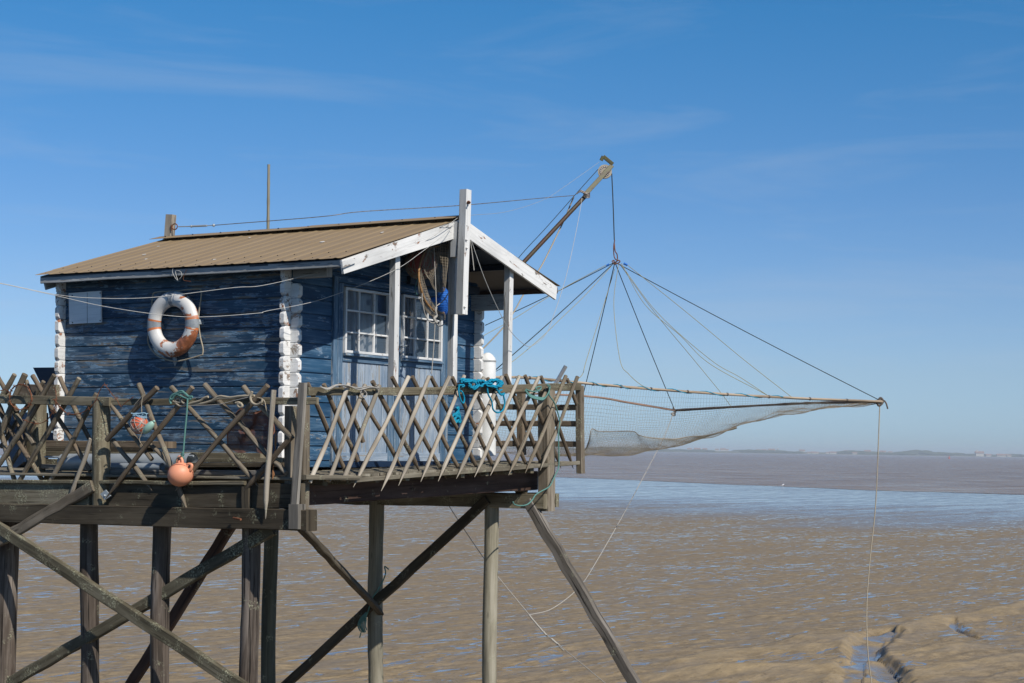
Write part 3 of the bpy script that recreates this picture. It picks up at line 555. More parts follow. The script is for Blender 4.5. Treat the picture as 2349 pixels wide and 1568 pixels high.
# mast in front of the gable, and posts
def grey_v_faces(o):  # faces turned along V get the greyer paint
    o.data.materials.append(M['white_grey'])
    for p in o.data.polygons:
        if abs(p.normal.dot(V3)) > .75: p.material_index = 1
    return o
def post(p0, p1, a, w_, name, mm, d_=None, extra=0):
    A, B = HF(z(*p0), a), HF(z(*p1), a); B = B-UP*extra; m = MB(); m.beam(A, B, w_, d_ or w_, U3, ch=.006, wob=.003); o = m.obj(name, M[mm], HR); return grey_v_faces(o), A, B
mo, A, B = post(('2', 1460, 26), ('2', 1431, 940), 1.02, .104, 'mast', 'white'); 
m = MB(); m.ball(HF(z('2', 1482, 118), 1.09), .022, n=10, m=6); m.tube(smooth([HF(z('2', 1484, 110), 1.10), HF(z('2', 1495, 118), 1.14), HF(z('2', 1484, 128), 1.10)], 4), .007, 6); m.obj('eye_bolt', M['rust'], mo)
m = MB()
for p in ((1468, 392), (1470, 452), (1455, 885)): m.ball(HF(z('2', *p), 1.085), .014, n=8, m=5)
m.obj('bolt_head', M['white'], mo)
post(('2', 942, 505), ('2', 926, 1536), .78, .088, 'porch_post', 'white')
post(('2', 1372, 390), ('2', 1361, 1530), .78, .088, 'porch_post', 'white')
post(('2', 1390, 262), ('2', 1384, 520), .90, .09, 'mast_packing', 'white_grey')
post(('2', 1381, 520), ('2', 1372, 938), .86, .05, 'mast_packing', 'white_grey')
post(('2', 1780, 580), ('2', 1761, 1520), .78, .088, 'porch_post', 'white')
for q_ in (('2', 926, 1515), ('2', 1361, 1508), ('2', 1761, 1500)):
    c = HF(z(*q_), .73); m = MB(); m.beam(c, c-U3*.40, .07, .06, V3); m.obj('post_bracket', M['fence_dark'], HR)
# post at the rear end of the ridge with its ring
RP = off(K, 1.99, V); A, B = hit(z('1', 1256, 208), off(RP, 0, V), U), hit(z('1', 1240, 420), RP, U); m = MB(); m.beam(A, B, .12, .085, V3); rp = m.obj('ridge_post', M['fence_pale'], HR)
c = hit(z('1', 1302, 299), RP, U)-V3*.05; rg = [c+U3*.038*math.cos(a)*1.2+UP*.038*math.sin(a) for a in np.linspace(0, 2*PI, 17)]; m = MB(); m.tube(rg, .008, 6); m.tube(smooth([c+U3*.045, c+U3*.06+UP*.02, c+U3*.05-UP*.05], 4), .008, 6); m.obj('iron_ring', M['rust'], rp)
# hatch cover board on the long wall
m = MB(); P = [HL(z('1', *p), .02) for p in ((513, 785), (747, 768), (750, 1000), (518, 1012))]; m.poly(P, -V3*.022); hc = m.obj('hatch_cover', M['panelm'], HR, bevel=.003)
m = MB(); P = [HL(z('1', 640, 779), .043), HL(z('1', 641, 1004), .043)]; m.tube(P, .002, 5); m.obj('board_joint', M['dark'], hc)
m = MB()
for p in ((530, 800), (735, 783), (735, 985), (533, 1000)): m.ball(HL(z('1', *p), .043), .008, n=6, m=4)
m.obj('screw_head', M['dark'], hc)
# porch doors with their windows
fr = MB(); fr.beam(hut(-.004, .775, ZB+.02), hut(-.004, .775, DT), .075, .06, U3, ch=.003, wob=.001); fr.beam(hut(-.004, 3.075, ZB+.02), hut(-.004, 3.075, DT), .06, .06, U3, ch=.003, wob=.001); fr.beam(hut(-.004, .815, DT-.03), hut(-.004, 3.04, DT-.03), .065, .06, U3, ch=.003, wob=.001)
fr.obj('door_frame', M['doorframe'], HR)
def door(t0, t1, wt0, wt1, wz0, wz1, vs_, hs_, handle_t):
    zb = ZB+.07; zt = DT-.07; X = -.012
    body = MB(); lw = (wt0-.03)-t0; rw = t1-(wt1+.03)
    body.beam(hut(X, t0+lw/2, zb), hut(X, t0+lw/2, zt), lw-.004, .04, U3, ch=.003, wob=.0005); body.beam(hut(X, t1-rw/2, zb), hut(X, t1-rw/2, zt), rw-.004, .04, U3, ch=.003, wob=.0005)
    body.beam(hut(X, t0+lw, (wz1+.03+zt)/2), hut(X, t1-rw, (wz1+.03+zt)/2), zt-wz1-.03, .036, U3, ch=.003, wob=.0005)
    body.beam(hut(X, t0+lw, wz0-.07), hut(X, t1-rw, wz0-.07), .09, .04, U3, ch=.003, wob=.0005)
    d = body.obj('door', M['doorframe'], HR)
    pn = MB(); n = 8; a0, a1 = t0+lw, t1-rw
    for i in range(n):
        a = a0+(a1-a0)*i/n; b_ = a0+(a1-a0)*(i+1)/n; pn.beam(hut(X+.006, (a+b_)/2, zb), hut(X+.006, (a+b_)/2, wz0-.115), b_-a-.004, .018, U3, ch=.004, wob=.0006)
    pn.beam(hut(X, a0, zb+.05), hut(X, a1, zb+.05), .10, .034, U3, ch=.003, wob=0)
    pn.obj('board_panel', M['door'], d)
    f = MB(); fw = .030
    for tt in (wt0, wt1): f.beam(hut(X-.022, tt, wz0-fw/2), hut(X-.022, tt, wz1+fw/2), fw, .045, U3, ch=.004, wob=.001)
    for zq in (wz0, wz1): f.beam(hut(X-.022, wt0+fw/2, zq), hut(X-.022, wt1-fw/2, zq), fw, .045, U3, ch=.004, wob=.001)
    wf = f.obj('window', M['sash'], d)
    g = MB()
    for tt in vs_: g.beam(hut(X-.018, tt, wz0+fw/2), hut(X-.018, tt, wz1-fw/2), .021, .03, U3, ch=.004, wob=.001)
    for zq in hs_:
        xs_ = [wt0+fw/2]+list(vs_)+[wt1-fw/2]
        for a, b_ in zip(xs_[:-1], xs_[1:]): g.beam(hut(X-.019, a+.008, zq), hut(X-.019, b_-.008, zq), .021, .03, U3, ch=.004, wob=.001)
    g.obj('glazing_bar', M['sash'], wf)
    g = MB(); g.quad(hut(X-.004, wt0, wz0), hut(X-.004, wt1, wz0), hut(X-.004, wt1, wz1), hut(X-.004, wt0, wz1)); g.obj('pane', M['glass'], wf)
    s_ = MB(); s_.beam(hut(X-.035, wt0-.03, wz0-.035), hut(X-.035, wt1+.03, wz0-.035), .03, .05, U3, ch=.006, wob=.001); s_.obj('sill', M['doorframe'], wf)
    return d
d1 = door(.82, 1.945, .945, 1.79, 1.085, 1.805, (1.21, 1.505), (1.31, 1.56), 1.9)
d2 = door(1.955, 3.04, 2.09, 2.915, 1.085, 1.82, (2.345, 2.62), (1.32, 1.57), 2.0)
def curtain(pts_t, z0, z1, x, name='curtain', amp=.02, fr_=34):
    m = MB(); t0, t1 = pts_t; n = 60; top = []; bot = []
    for i in range(n+1):
        q = i/n; tt = t0+(t1-t0)*q; d = amp*math.sin(tt*fr_)+amp*.4*math.sin(tt*fr_*2.3+1); top.append(hut(x+d, tt, z1)); bot.append(hut(x+d*1.5, tt+.01*math.sin(tt*20), z0))
    for i in range(n): m.quad(bot[i], bot[i+1], top[i+1], top[i], smooth=True)
    return m.obj(name, M['curtain'], HR)
curtain((.93, 1.74), 1.0, 1.85, .085); curtain((2.06, 2.30), 1.0, 1.85, .085); curtain((2.36, 2.56), 1.15, 1.85, .11)
m = MB(); m.beam(hut(.14, 2.36, ZB+.1), hut(.10, 2.44, 1.9), .035, .03, U3); m.obj('pole_indoors', M['fence'], HR)
m = MB(); m.tube([HF(z('2', 978, 1169), .03), HF(z('2', 1028, 1171), .06)], .011, 8); m.tube([HF(z('2', 983, 1169), .0), HF(z('2', 983, 1169), .06)], .009, 6); m.obj('handle', M['galv'], d2)
m = MB(); m.beam(hut(-.02, .74, ZB+.03), hut(-.02, 3.1, ZB+.03), .07, .09, U3); m.obj('threshold', M['blue_dark'], HR)
m = MB(); m.poly([hut(.9, .2, ZB+.07), hut(.92, 3.6, ZB+.07), hut(.92, 3.6, 1.98), hut(.9, .2, 1.98)], U3*.02); m.obj('dark_backing', M['dark'], HR)  # near-black sheet added so the room behind the panes looks dark
# bent wires under the eave
m = MB(); m.tube(smooth([HL(z('1', *p), .28) for p in ((1270, 600), (1266, 630), (1285, 670), (1305, 690), (1295, 660), (1290, 620), (1325, 625), (1335, 655), (1318, 680))], 5), .0035, 5); m.obj('loose_wire', M['cablew'], HR)
m = MB(); m.tube(smooth([HL(z('1', *p), .28) for p in ((1372, 610), (1352, 650), (1348, 688), (1400, 698))], 5), .003, 5); m.obj('loose_wire', M['rust'], HR)

# ------------------------------------------------------------ platform: deck, beams, piles, braces
PR = thing('timber_platform', dk(2.7, 2.9, -5.0), 'grey timber pier platform on tall piles carrying the blue hut', 'platform')
m = MB(); tt = .02; bi = 0
while tt < 5.84:
    wv = random.uniform(.13, .15)
    s0, s1 = (0.0, 6.2)
    if tt < 1.2: m.beam(dk(random.uniform(-.02, .02), tt+wv/2, -.014+random.uniform(-.003, .003)), dk(6.2, tt+wv/2, -.014), .028, wv-.005, V3, wob=.002, seg=14)
    else: m.beam(dk(random.uniform(-.03, .02), tt+wv/2, -.014+random.uniform(-.004, .004)), dk(6.2, tt+wv/2, -.014), .028, wv-.005, V3, wob=.002, seg=12)
    tt += wv
m.obj('deck_boards', M['deck'], PR)
m = MB(); m.beam(FF(z('4', 620, 888), .01), FF(z('4', 2292, 757), .01), .05, .03, U3); m.obj('deck_edge', M['deck'], PR)
m = MB(); m.beam(FF(z('4', 250, 862), .03), FF(z('4', 645, 868), .03), .05, .14, U3); m.obj('deck_edge', M['deck'], PR)
for zx in (430, 600, 815, 1035, 1215, 1440, 1620, 1790, 1950):
    c = FF(z('4', zx, 888-(zx-600)*.057), -.02); m = MB(); m.beam(c, c+U3*4+UP*-.03, .075, .075, V3, wob=.002); m.obj('joist', M['mossy'], PR)
def bz(p0, p1, wpx, th, plane, mm, name, n=None, wob=.006, h=None, o=0, ext=(0, 0)):
    A, B = plane(z(*p0), o), plane(z(*p1), o); d = (B-A).normalized(); A = A-d*ext[0]; B = B+d*ext[1]
    m = MB(); m.beam(A, B, h or px2m(wpx, (A+B)/2), th, n or (V3 if plane in (LF, CP) else U3), ch=.008, wob=wob); return m.obj(name, M[mm], PR)
bz(('3', -800, 1020), ('3', 668, 1000), 70, .07, LF, 'mossy', 'side_beam', o=-.04)
bz(('3', 815, 998), ('3', 2225, 1000), 56, .07, LF, 'beam', 'side_beam', o=-.05)
bz(('3', -800, 892), ('3', 1800, 905), 9, .05, LF, 'mossy', 'side_ledger', o=.0)
bz(('3', -800, 1100), ('3', 2288, 1180), 44, .17, LF, 'beam', 'cross_beam', o=-.02)
m = MB(); a = CN; A = LF(z('3', -60, 1130), -.16)
bz(('4', 262, 985), ('4', 1969, 886), 0, .09, FF, 'redbeam', 'front_beam', o=-.30, h=.235)
bz(('4', 700, 1012), ('4', 2056, 1040), 0, .16, CP, 'mossy', 'cross_beam', o=0, h=.185, ext=(4.4, 0))
# the same beam's twin beyond the post
bz(('4', 1300, 1010), ('4', 2136, 1032), 0, .07, CP, 'mossy', 'cross_beam', o=-.30, h=.17, ext=(4, 0))
def pile(p, Ptop, r, mm, bend=0, wv=.05, plane=None, name='pile', kn=()):
    top = Ptop; bot = Vector((top.x+bend, top.y, -.6)); L = top.z-bot.z; n = 46; pts = []; tp = []; ph = random.random()*6
    for i in range(n):
        q = i/(n-1); zc = top.z-L*q; c = top.lerp(bot, q); c = Vector((c.x+.012*math.sin(q*9+ph), c.y+.012*math.cos(q*7+ph), zc)); pts.append(c)
        rr = r*(1+.06*q)*(1+wv*.5*math.sin(q*23+ph))
        for kz, ka in kn: rr *= 1+ka*math.exp(-((zc-kz)/.09)**2)
        tp.append(rr)
    m = MB(); m.tube(pts, r, 18, taper=tp, wob=.012); return m.obj(name, M[mm], PR)
for zx, ztop, w_, bd in ((62, 1170, 46, 0), (662, 1185, 41, .03), (1192, 1205, 42, .0), (1838, 1230, 42, .02)):
    T = LF(z('3', zx, ztop), -.24); pile(None, T, px2m(w_, T)/2, 'pile' if zx != 1192 else 'pile', bd, kn=[(T.z-random.uniform(.4, 1.4), .06)])
T = CP((622, 1180)); pile(None, T+UP*.1, .098, 'pile_green', .0, .01)
T = CP((863, 1150)); pile(None, T, .098, 'pile_pale', .07, .05, kn=[(CP((860, 1205)).z, .05), (CP((868, 1300)).z, -.05), (CP((870, 1490)).z, .09)])
T = CP((1126, 1150)); pile(None, T, .092, 'pile_pale', .06, .015)
# raking braces
def bar(P0, P1, w_, mm, name='brace', t=.07, n=V3, wob=.008):
    m = MB(); m.beam(P0, P1, w_, t, n, ch=.012, wob=wob, seg=14); return m.obj(name, M[mm], PR)
bar(LF(z('5', -330, 40), .06), LF(z('5', 1990, 1560), .06), .135, 'brace', wob=.004)
bar(LF(z('5', -60, 1475), -.20), LF(z('5', 2010, 262), -.20), .128, 'brace')
bar(LF(z('5', 800, 1660), -.95), LF(z('5', 1720, 200), -.95), .13, 'redbeam')
bar(LF(z('3', -120, 1400), .05), LF(z('3', 682, 925), .05), .125, 'fence', t=.05)
bar(LF((684, 1204), -.10), CP((872, 1404), -.05), .12, 'beam', n=V3)
bar(CP((1118, 1146), .10), CP((560, 1660), .10), .125, 'beam')
bar(CP((1212, 1150), .05), CP((1527, 1690), .05), .135, 'raker', t=.10, wob=.012)
bar(FF(z('4', 1760, 850), -.35), FF(z('4', 1880, 975), -.35), .14, 'beam')
# posts that carry the railings
def pbeam(P0, P1, w_, t, mm, name, n=V3, par=None): m = MB(); m.beam(P0, P1, w_, t, n, ch=.01, wob=.005); return m.obj(name, M[mm], par or PR)
P0 = LF(z('3', 745, 300), -.06); P1 = LF(z('3', 742, 1100), -.06); m = MB(); m.tube([P0.lerp(P1, i/12) for i in range(13)], .1, 12, wob=.02); m.obj('railing_post', M['mossy'], PR)
m = MB(); m.poly([LF(z('3', *p), .06) for p in ((735, 985), (775, 955), (812, 1000), (768, 1030))], V3*.012); m.ball(LF(z('3', 768, 998), .07), .014, n=8, m=5); m.obj('metal_plate', M['galv'], PR)
pbeam(LF(z('3', 275, 325), -.45), LF(z('3', 262, 850), -.45), .17, .15, 'mossy', 'railing_post')
pbeam(LF(z('3', 2135, 340), -.10), LF(z('3', 2128, 1110), -.10), .075, .12, 'fence', 'railing_post')
pbeam(LF(z('3', 2228, 330), -.22), LF(z('3', 2222, 1100), -.22), .10, .10, 'fence', 'railing_post')
pbeam(LF(z('3', 2224, 168), .05), LF(z('3', 2163, 1066), .05), .092, .045, 'grey', 'corner_board')
pbeam(LF(z('3', 2180, 1060), .04), LF(z('3', 2180, 1242), .04), .135, .12, 'grey', 'corner_block')
pbeam(FF(z('4', 2055, 225), -.05), FF(z('4', 2055, 1110), -.05), .185, .15, 'fence', 'railing_post', U3)
pbeam(FF(z('4', 2298, 190), -.02), FF(z('4', 2305, 835), -.02), .09, .09, 'fence', 'railing_post', U3)
pbeam(LF(z('3', 1820, 930), -.02), LF(z('3', 1822, 1105), -.02), .11, .09, 'beam', 'beam_packing')
m = MB()
for p in ((1745, 1168),): m.tube([LF(z('3', 1715, 1162), .10), LF(z('3', 1768, 1172), .16)], .012, 8)
m.obj('bolt_end', M['rust'], PR)
m = MB()                                                                          # timber stacked against the long side carries no weight; joists seen below
pbeam(hit(z('4', 1868, 235), off(CN, 5.85, V), U), hit(z('4', 1872, 700), off(CN, 5.85, V), U), .10, .09, 'fence_dark', 'railing_post')

# ------------------------------------------------------------ stake fences
def stake(P0, P1, r, mm, root, pointed=True, n=9, flat=False):
    d = P1-P0; L = d.length; m = MB(); k = 15; pts = []; tp = []; ph = random.random()*6; bx = V3 if abs(d.normalized().dot(U3)) > .2 else U3
    sd = d.normalized().cross(bx).normalized(); bo = random.uniform(-.012, .012)
    for i in range(k):
        q = i/(k-1); pts.append(P0+d*q+sd*(bo*math.sin(PI*q)+.003*math.sin(q*11+ph))+bx*.003*math.sin(q*8+ph)); rr = r*(1.0+.06*math.sin(q*9+ph)+random.uniform(-.02, .02))
        if pointed and q > .86: rr *= max(.1, (1-q)/.14)
        tp.append(rr)
    m.tube(pts, r, n, taper=tp, smooth=not flat, wob=.015); return m.obj('stake', M[mm], root)
R = thing('stake_fence', LF(z('3', 1000, 860)), 'lattice fence of crossed round stakes beside the lifebuoy wall', 'fence')
m = MB(); m.beam(LF(z('3', -500, 278)), LF(z('3', 812, 308)), .098, .05, V3, wob=.004); m.beam(LF(z('3', 800, 312), -.03), LF(z('3', 2330, 302), -.03), .072, .045, V3, wob=.004); m.obj('rail', M['mossy'], R)
fr_ = .05; bk = -.06
for a, b_, o, r, mm, pt in (((850, 200), (92, 1500), -.06, .029, 'fence', 1), ((585, 168), (-90, 1250), -.06, .031, 'fence', 1), ((1032, 365), (455, 1450), -.06, .028, 'fence', 1), ((975, 845), (732, 1500), .02, .025, 'fence_pale', 1),
        ((265, 155), (-60, 940), -.06, .034, 'fence', 1), ((470, 235), (10, 935), -.20, .026, 'fence', 0), ((160, 160), (-90, 600), -.06, .029, 'fence', 0), ((375, 660), (90, 1170), -.30, .024, 'fence_dark', 0),
        ((345, 172), (965, 1190), -.11, .026, 'fence_dark', 0), ((640, 186), (985, 905), -.14, .026, 'fence_dark', 0), ((-30, 510), (556, 1440), -.11, .027, 'fence_dark', 1), ((275, 225), (400, 500), -.14, .024, 'fence', 0), ((105, 465), (360, 905), -.13, .028, 'fence', 0),
        ((-80, 60), (190, 560), -.12, .027, 'fence_dark', 0), ((-20, 650), (218, 1490), -.11, .029, 'fence', 1), ((-60, 360), (120, 760), -.18, .024, 'fence_dark', 0), ((130, 470), (60, 800), -.4, .02, 'fence_dark', 0), ((90, 380), (330, 1160), -.36, .02, 'fence_dark', 0)):
    stake(LF(z('C', *a), o), LF(z('C', *b_), o), r, mm, R, bool(pt))
for a, b_, o, r, mm, pt in (((1152, 205), (783, 592), .07, .029, 'fence_dark', 0), ((795, 295), (1116, 735), -.02, .025, 'fence', 0), ((1015, 178), (1385, 1138), .03, .027, 'fence', 1), ((1415, 203), (772, 1025), .06, .028, 'fence_dark', 1),
        ((1255, 203), (1920, 955), -.02, .027, 'fence', 1), ((1500, 185), (1960, 700), .03, .028, 'fence', 0), ((1785, 200), (2140, 570), .03, .028, 'fence', 0), ((1965, 190), (1285, 965), .07, .028, 'fence_dark', 1), ((2145, 560), (1788, 965), .02, .028, 'fence_dark', 1),
        ((2010, 222), (1948, 1168), .09, .027, 'fence_pale', 1), ((825, 592), (1116, 960), .0, .026, 'fence', 1), ((1105, 620), (1448, 970), -.08, .024, 'fence', 1), ((1990, 730), (2100, 835), -.02, .026, 'fence', 0)):
    stake(LF(z('3', *a), o), LF(z('3', *b_), o), r, mm, R, bool(pt))
R = thing('stake_fence', FF(z('4', 1200, 820)), 'diamond lattice fence of pale pointed stakes in front of the porch doors', 'fence')
m = MB(); m.beam(FF(z('4', 296, 234)), FF(z('4', 1290, 230)), .085, .045, U3, wob=.004); m.beam(FF(z('4', 1285, 226), .0), FF(z('4', 2300, 197), .0), .095, .045, U3, wob=.004); m.obj('rail', M['mossy'], R)
m = MB(); m.beam(FF(z('4', 1290, 250)), FF(z('4', 1860, 225)), .03, .045, U3); m.obj('rail', M['fence_dark'], R)
tops = [(603, 175), (722, 185), (828, 188), (1042, 125), (1192, 123), (1342, 125), (1450, 118), (1595, 130), (1728, 125), (1855, 122), (1997, 130), (2072, 185), (2197, 118), (2282, 125)]
bots = [(317, 903), (452, 893), (565, 885), (634, 935), (842, 965), (967, 925), (1128, 895), (1260, 893), (1394, 875), (1525, 862), (1644, 852), (1777, 850), (1899, 835), (2007, 815)]
for i, (a, b_) in enumerate(zip(tops, bots)): stake(FF(z('4', *a), .045), FF(z('4', *b_), .055), .0235, 'fence_pale' if i < 11 else 'fence', R, i > 2, 8)
for a, b_, r in (((300, 172), (612, 900), .024), ((418, 178), (667, 742), .024), ((535, 178), (708, 603), .024), ((640, 185), (992, 787), .024), ((775, 158), (1130, 838), .027), ((920, 128), (1320, 878), .024), ((1068, 125), (1450, 873), .024), ((1207, 128), (1577, 853), .024),
        ((1362, 130), (1695, 850), .024), ((1490, 150), (1822, 838), .024), ((1622, 138), (1938, 832), .024), ((1755, 112), (2042, 818), .026), ((1895, 115), (2160, 797), .026), ((2012, 122), (2250, 802), .026), ((2205, 140), (2312, 420), .024)):
    stake(FF(z('4', *a), -.05), FF(z('4', *b_), -.05), r, 'fence_dark', R, a[0] > 620, 9)
EP = lambda p, o=0: hit(p, off(off(CN, 5.85, V), o, V), U)
R = thing('slat_railing', EP(z('4', 1980, 700)), 'dark railing of level slats at the far right edge of the deck', 'railing')
for yy in (350, 471, 620): m = MB(); m.beam(EP(z('4', 2284, yy)), EP(z('4', 1640, yy-4)), .075, .025, V3); m.obj('slat', M['fence_dark'], R)
ZM.update({'G': (275.3, 642.3, .15605), 'H': (275.3, 887., .18229), 'I': (917.6, 550.5, .13654), 'J': (1009.3, 844.1, .20286)})
def zz_(k, pts): return [z(k, *p) for p in pts]
def LP(k, pts, o): return [LF(z(k, *p), o) for p in pts]
def FP(k, pts, o): return [FF(z(k, *p), o) for p in pts]
def HP(k, pts, o): return [HF(z(k, *p), o) for p in pts]
def WP(k, pts, o): return [HL(z(k, *p), o) for p in pts]
# ------------------------------------------------------------ lifebuoy
c = HL(z('1', 1270, 1012), .13); R = thing('lifebuoy', c-UP*.38, 'chipped white and orange lifebuoy hanging on the blue long wall', 'lifebuoy')
RMa, RMi = .290, .088; n, q = 64, 20; m = MB(); vs = []
def tor(a, g_, k=1.0, R_=RMa, r_=RMi): return c+U3*(math.cos(a)*(R_+r_*k*math.cos(g_)))+UP*(math.sin(a)*(R_+r_*k*math.cos(g_)))-V3*(r_*.72*k*math.sin(g_))
fs = []; us = []
for i in range(n):
    for j in range(q): vs.append(tor(2*PI*i/n, 2*PI*j/q))
for i in range(n):
    for j in range(q): a, b_ = (i+1) % n, (j+1) % q; fs.append((i*q+j, a*q+j, a*q+b_, i*q+b_)); us.append([(i/n, j/q)]*4)
m.add(vs, fs, us, True); m.obj('ring', M['ring'], R)
def band(a0, a1, mm, name, k=1.03):
    m = MB(); vs = []; fs = []; us = []; N_ = 5
    for i in range(N_+1):
        a = a0+(a1-a0)*i/N_
        for j in range(q): vs.append(tor(a, 2*PI*j/q, k+random.uniform(-.004, .006)))
    for i in range(N_):
        for j in range(q): b_ = (j+1) % q; fs.append((i*q+j, (i+1)*q+j, (i+1)*q+b_, i*q+b_)); us.append([(i/N_, j/q)]*4)
    m.add(vs, fs, us, True); m.obj(name, mm, R)
orange = M['redfloat']; orp = shell('worn_orange_paint', (.62, .20, .07), (.62, .56, .50), .56, 9)
for a in (0, PI): band(a-.13, a+.13, M['tape'], 'tape_band'); band(a+.14, a+.22, orp, 'orange_band', 1.015); band(a-.24, a-.14, orp, 'orange_band', 1.015)
band(PI/2-.12, PI/2+.10, M['tape'], 'tape_band')
m = MB(); m.tube(smooth(WP('G', ((466, 400), (480, 240), (520, 185), (700, 172), (850, 165), (1000, 145), (1150, 135), (1195, 165), (1185, 320), (1160, 480), (1155, 640), (1180, 840), (1218, 1000), (1215, 1085), (1180, 1115), (900, 1190), (760, 1192), (560, 1120), (450, 1010), (408, 900), (415, 800)), .11), 5), .0085, 7); m.obj('grab_rope', M['beige'], R)
m = MB(); m.beam(HL(z('G', 805, 1130), .04), HL(z('G', 808, 1270), .05), .05, .03, V3, tip=.3); m.obj('bracket', M['galv'], R)
for p_, q_, w_ in (((605, 650), (612, 725), .03), ((1180, 590), (1185, 660), .05)): m = MB(); m.beam(HL(z('G', *p_), .03), HL(z('G', *q_), .03), w_, .08, V3); m.obj('bracket', M['galv'], R)
# ------------------------------------------------------------ hanging floats on the side fence
c = LF(z('H', 760, 1108), .16); R = thing('mooring_buoy', c-UP*.135, 'round faded orange mooring buoy hanging on a green line outside the fence', 'buoy')
m = MB(); ax = (U3*-.86+UP*.5).normalized(); ay = V3; az = ax.cross(ay).normalized(); m.ball(c, .134, .134, .122, 32, 20, axes=(ax, ay, az)); m.obj('ball', M['float'], R)
m = MB(); sq = [c+(ax*.1355*math.cos(a)+(ay*.7-az*.7).normalized()*.133*math.sin(a)) for a in np.linspace(0, 2*PI, 40)]; m.tube(sq, .0022, 5); m.obj('seam', M['porchfloat'], R)
def lug(dirn, o_):
    m = MB(); p = c+dirn*.13; s_ = dirn.cross(V3).normalized(); m.tube(smooth([p+s_*.035-dirn*.02, p+s_*.03+dirn*.02, p+dirn*.052, p-s_*.03+dirn*.02, p-s_*.035-dirn*.02], 5), .016, 8); m.ball(p+dirn*.005, .030, .018, .03, 10, 8); m.obj('lug', M['float'], R); m = MB(); m.ball(p+dirn*.024-V3*.012, .013, n=8, m=6); m.obj('eye', M['dark'], R)
lug((UP*1.0+U3*.08).normalized(), 0); lug((UP*.62-U3*.95).normalized(), 0)
mr = MB(); p = z('H', 850, 150); L1 = [LF(z('H', *p), .13) for p in ((850, 150), (840, 330), (815, 600), (795, 840))]; mr.tube(smooth(L1), .0095, 7)
mr.tube(smooth(LP('H', ((795, 830), (770, 870), (800, 900), (770, 915), (790, 870), (775, 850), (805, 860)), .14), 5), .011, 7)
for k in range(9): mr.tube(smooth(LP('H', ((780, 870), (745-k*4, 910), (760-k*8, 950+random.random()*10), (775-k*10, 985-k*6+random.random()*14)), .145+.004*k), 4), .004, 5)
mr.tube(smooth(LP('H', ((640, 220), (630, 150), (700, 90), (780, 60), (830, 110), (890, 150), (860, 160), (760, 120), (690, 95), (640, 130), (650, 170), (700, 110), (800, 80), (860, 125), (910, 130)), .11), 5), .012, 7)
tag(mr.obj('green_rope', M['teal']), 'green rope looped over the side fence rail and knotted to the orange buoy', 'rope')
c = LF(z('H', 248, 482), .14); R = thing('netted_float', c-UP*.1, 'small red float wrapped in pale blue and brown twine on the side fence', 'float')
m = MB(); m.ball(c, .095, .095, .098, 24, 14); m.obj('ball', M['redfloat'], R)
m = MB()
for k in range(13):
    a = Vector((random.uniform(-1, 1), random.uniform(-1, 1), random.uniform(-1, 1))).normalized(); b_ = a.orthogonal().normalized(); d = a.cross(b_); of = a*random.uniform(-.05, .05); rr = math.sqrt(.098**2-of.length_squared)
    m.tube([c+of+(b_*math.cos(q_)+d*math.sin(q_))*rr*1.02 for q_ in np.linspace(0, 2*PI, 22)], .0032, 5)
m.obj('twine_net', M['cord'], R)
m = MB()
for k in range(7): m.tube(smooth([c+UP*.085+Vector((random.uniform(-.08, .09), -.03+random.uniform(-.03, .03), random.uniform(-.03, .04))) for _ in range(5)], 4), .006, 6)
m.obj('twine_knot', plain('pale_blue_twine', (.26, .42, .52), (.18, .3, .4), .9), R)
m = MB(); m.tube(smooth(LP('H', ((275, 360), (272, 220), (290, 110), (312, 70), (270, 130), (175, 240)), .13), 5), .004, 5); m.tube(smooth(LP('H', ((300, 500), (275, 580), (245, 660), (258, 712)), .2), 5), .004, 5); m.obj('hanging_twine', M['beige'], R)
c = LF(z('H', 358, 518), .17); R = thing('net_float', c-UP*.06, 'small oval pale green float hanging beside the red netted one', 'float')
ax = (-U3*.72+UP*.62).normalized(); m = MB(); m.ball(c, .042, .042, .092, 20, 14, axes=(V3, ax.cross(V3).normalized(), ax)); m.obj('body', M['greenfloat'], R); m = MB(); m.tube([c+ax*.085, c+ax*.108], .012, 8); m.obj('end_eye', M['greenfloat'], R)
# beige rope along the rail
mr = MB()
mr.tube(smooth(LP('H', ((770, 120), (700, 130), (655, 145), (680, 190), (760, 200), (740, 150), (700, 190), (740, 240), (800, 245), (850, 215), (950, 225), (1060, 210), (1160, 180), (1260, 150), (1400, 150), (1560, 120), (1620, 130)), .09), 5), .013, 8)
mr.tube(smooth(LP('H', ((800, 150), (780, 190), (840, 225), (920, 205), (1010, 180), (1060, 145), (1110, 130)), .10), 5), .013, 8)
mr.tube(smooth(LP('H', ((1140, 190), (1250, 125), (1380, 140), (1500, 125), (1640, 120), (1690, 115)), .095), 5), .012, 8)
mr.tube(smooth(LP('H', ((1665, 65), (1640, 130), (1660, 200), (1720, 230), (1780, 200), (1790, 160)), .12), 5), .013, 8)
mr.tube(smooth(LP('H', ((1455, 210), (1500, 205), (1540, 240), (1510, 265), (1480, 230), (1530, 215)), .11), 5), .013, 8)
tag(mr.obj('beige_rope', M['beige']), 'thick beige twisted rope draped along the side fence rail right of the green knot', 'rope')
mr = MB(); mr.tube(smooth(LP('H', ((800, 240), (1000, 240), (1250, 225), (1450, 175), (1650, 130)), .11), 5), .004, 6); tag(mr.obj('thin_cord', M['cord']), 'thin pale cord slung under the beige rope on the side fence', 'cord')
mr = MB()
for k in range(4): mr.tube(smooth(LP('H', ((1700, 110+k*8), (1790+k*6, 170), (1840, 260+k*10), (1880-k*6, 370)), .06+.01*k), 5), .005, 6)
tag(mr.obj('frayed_rope', M['beige']), 'frayed rope ends hanging down to the upright pale stake near the corner', 'rope')
mr = MB()
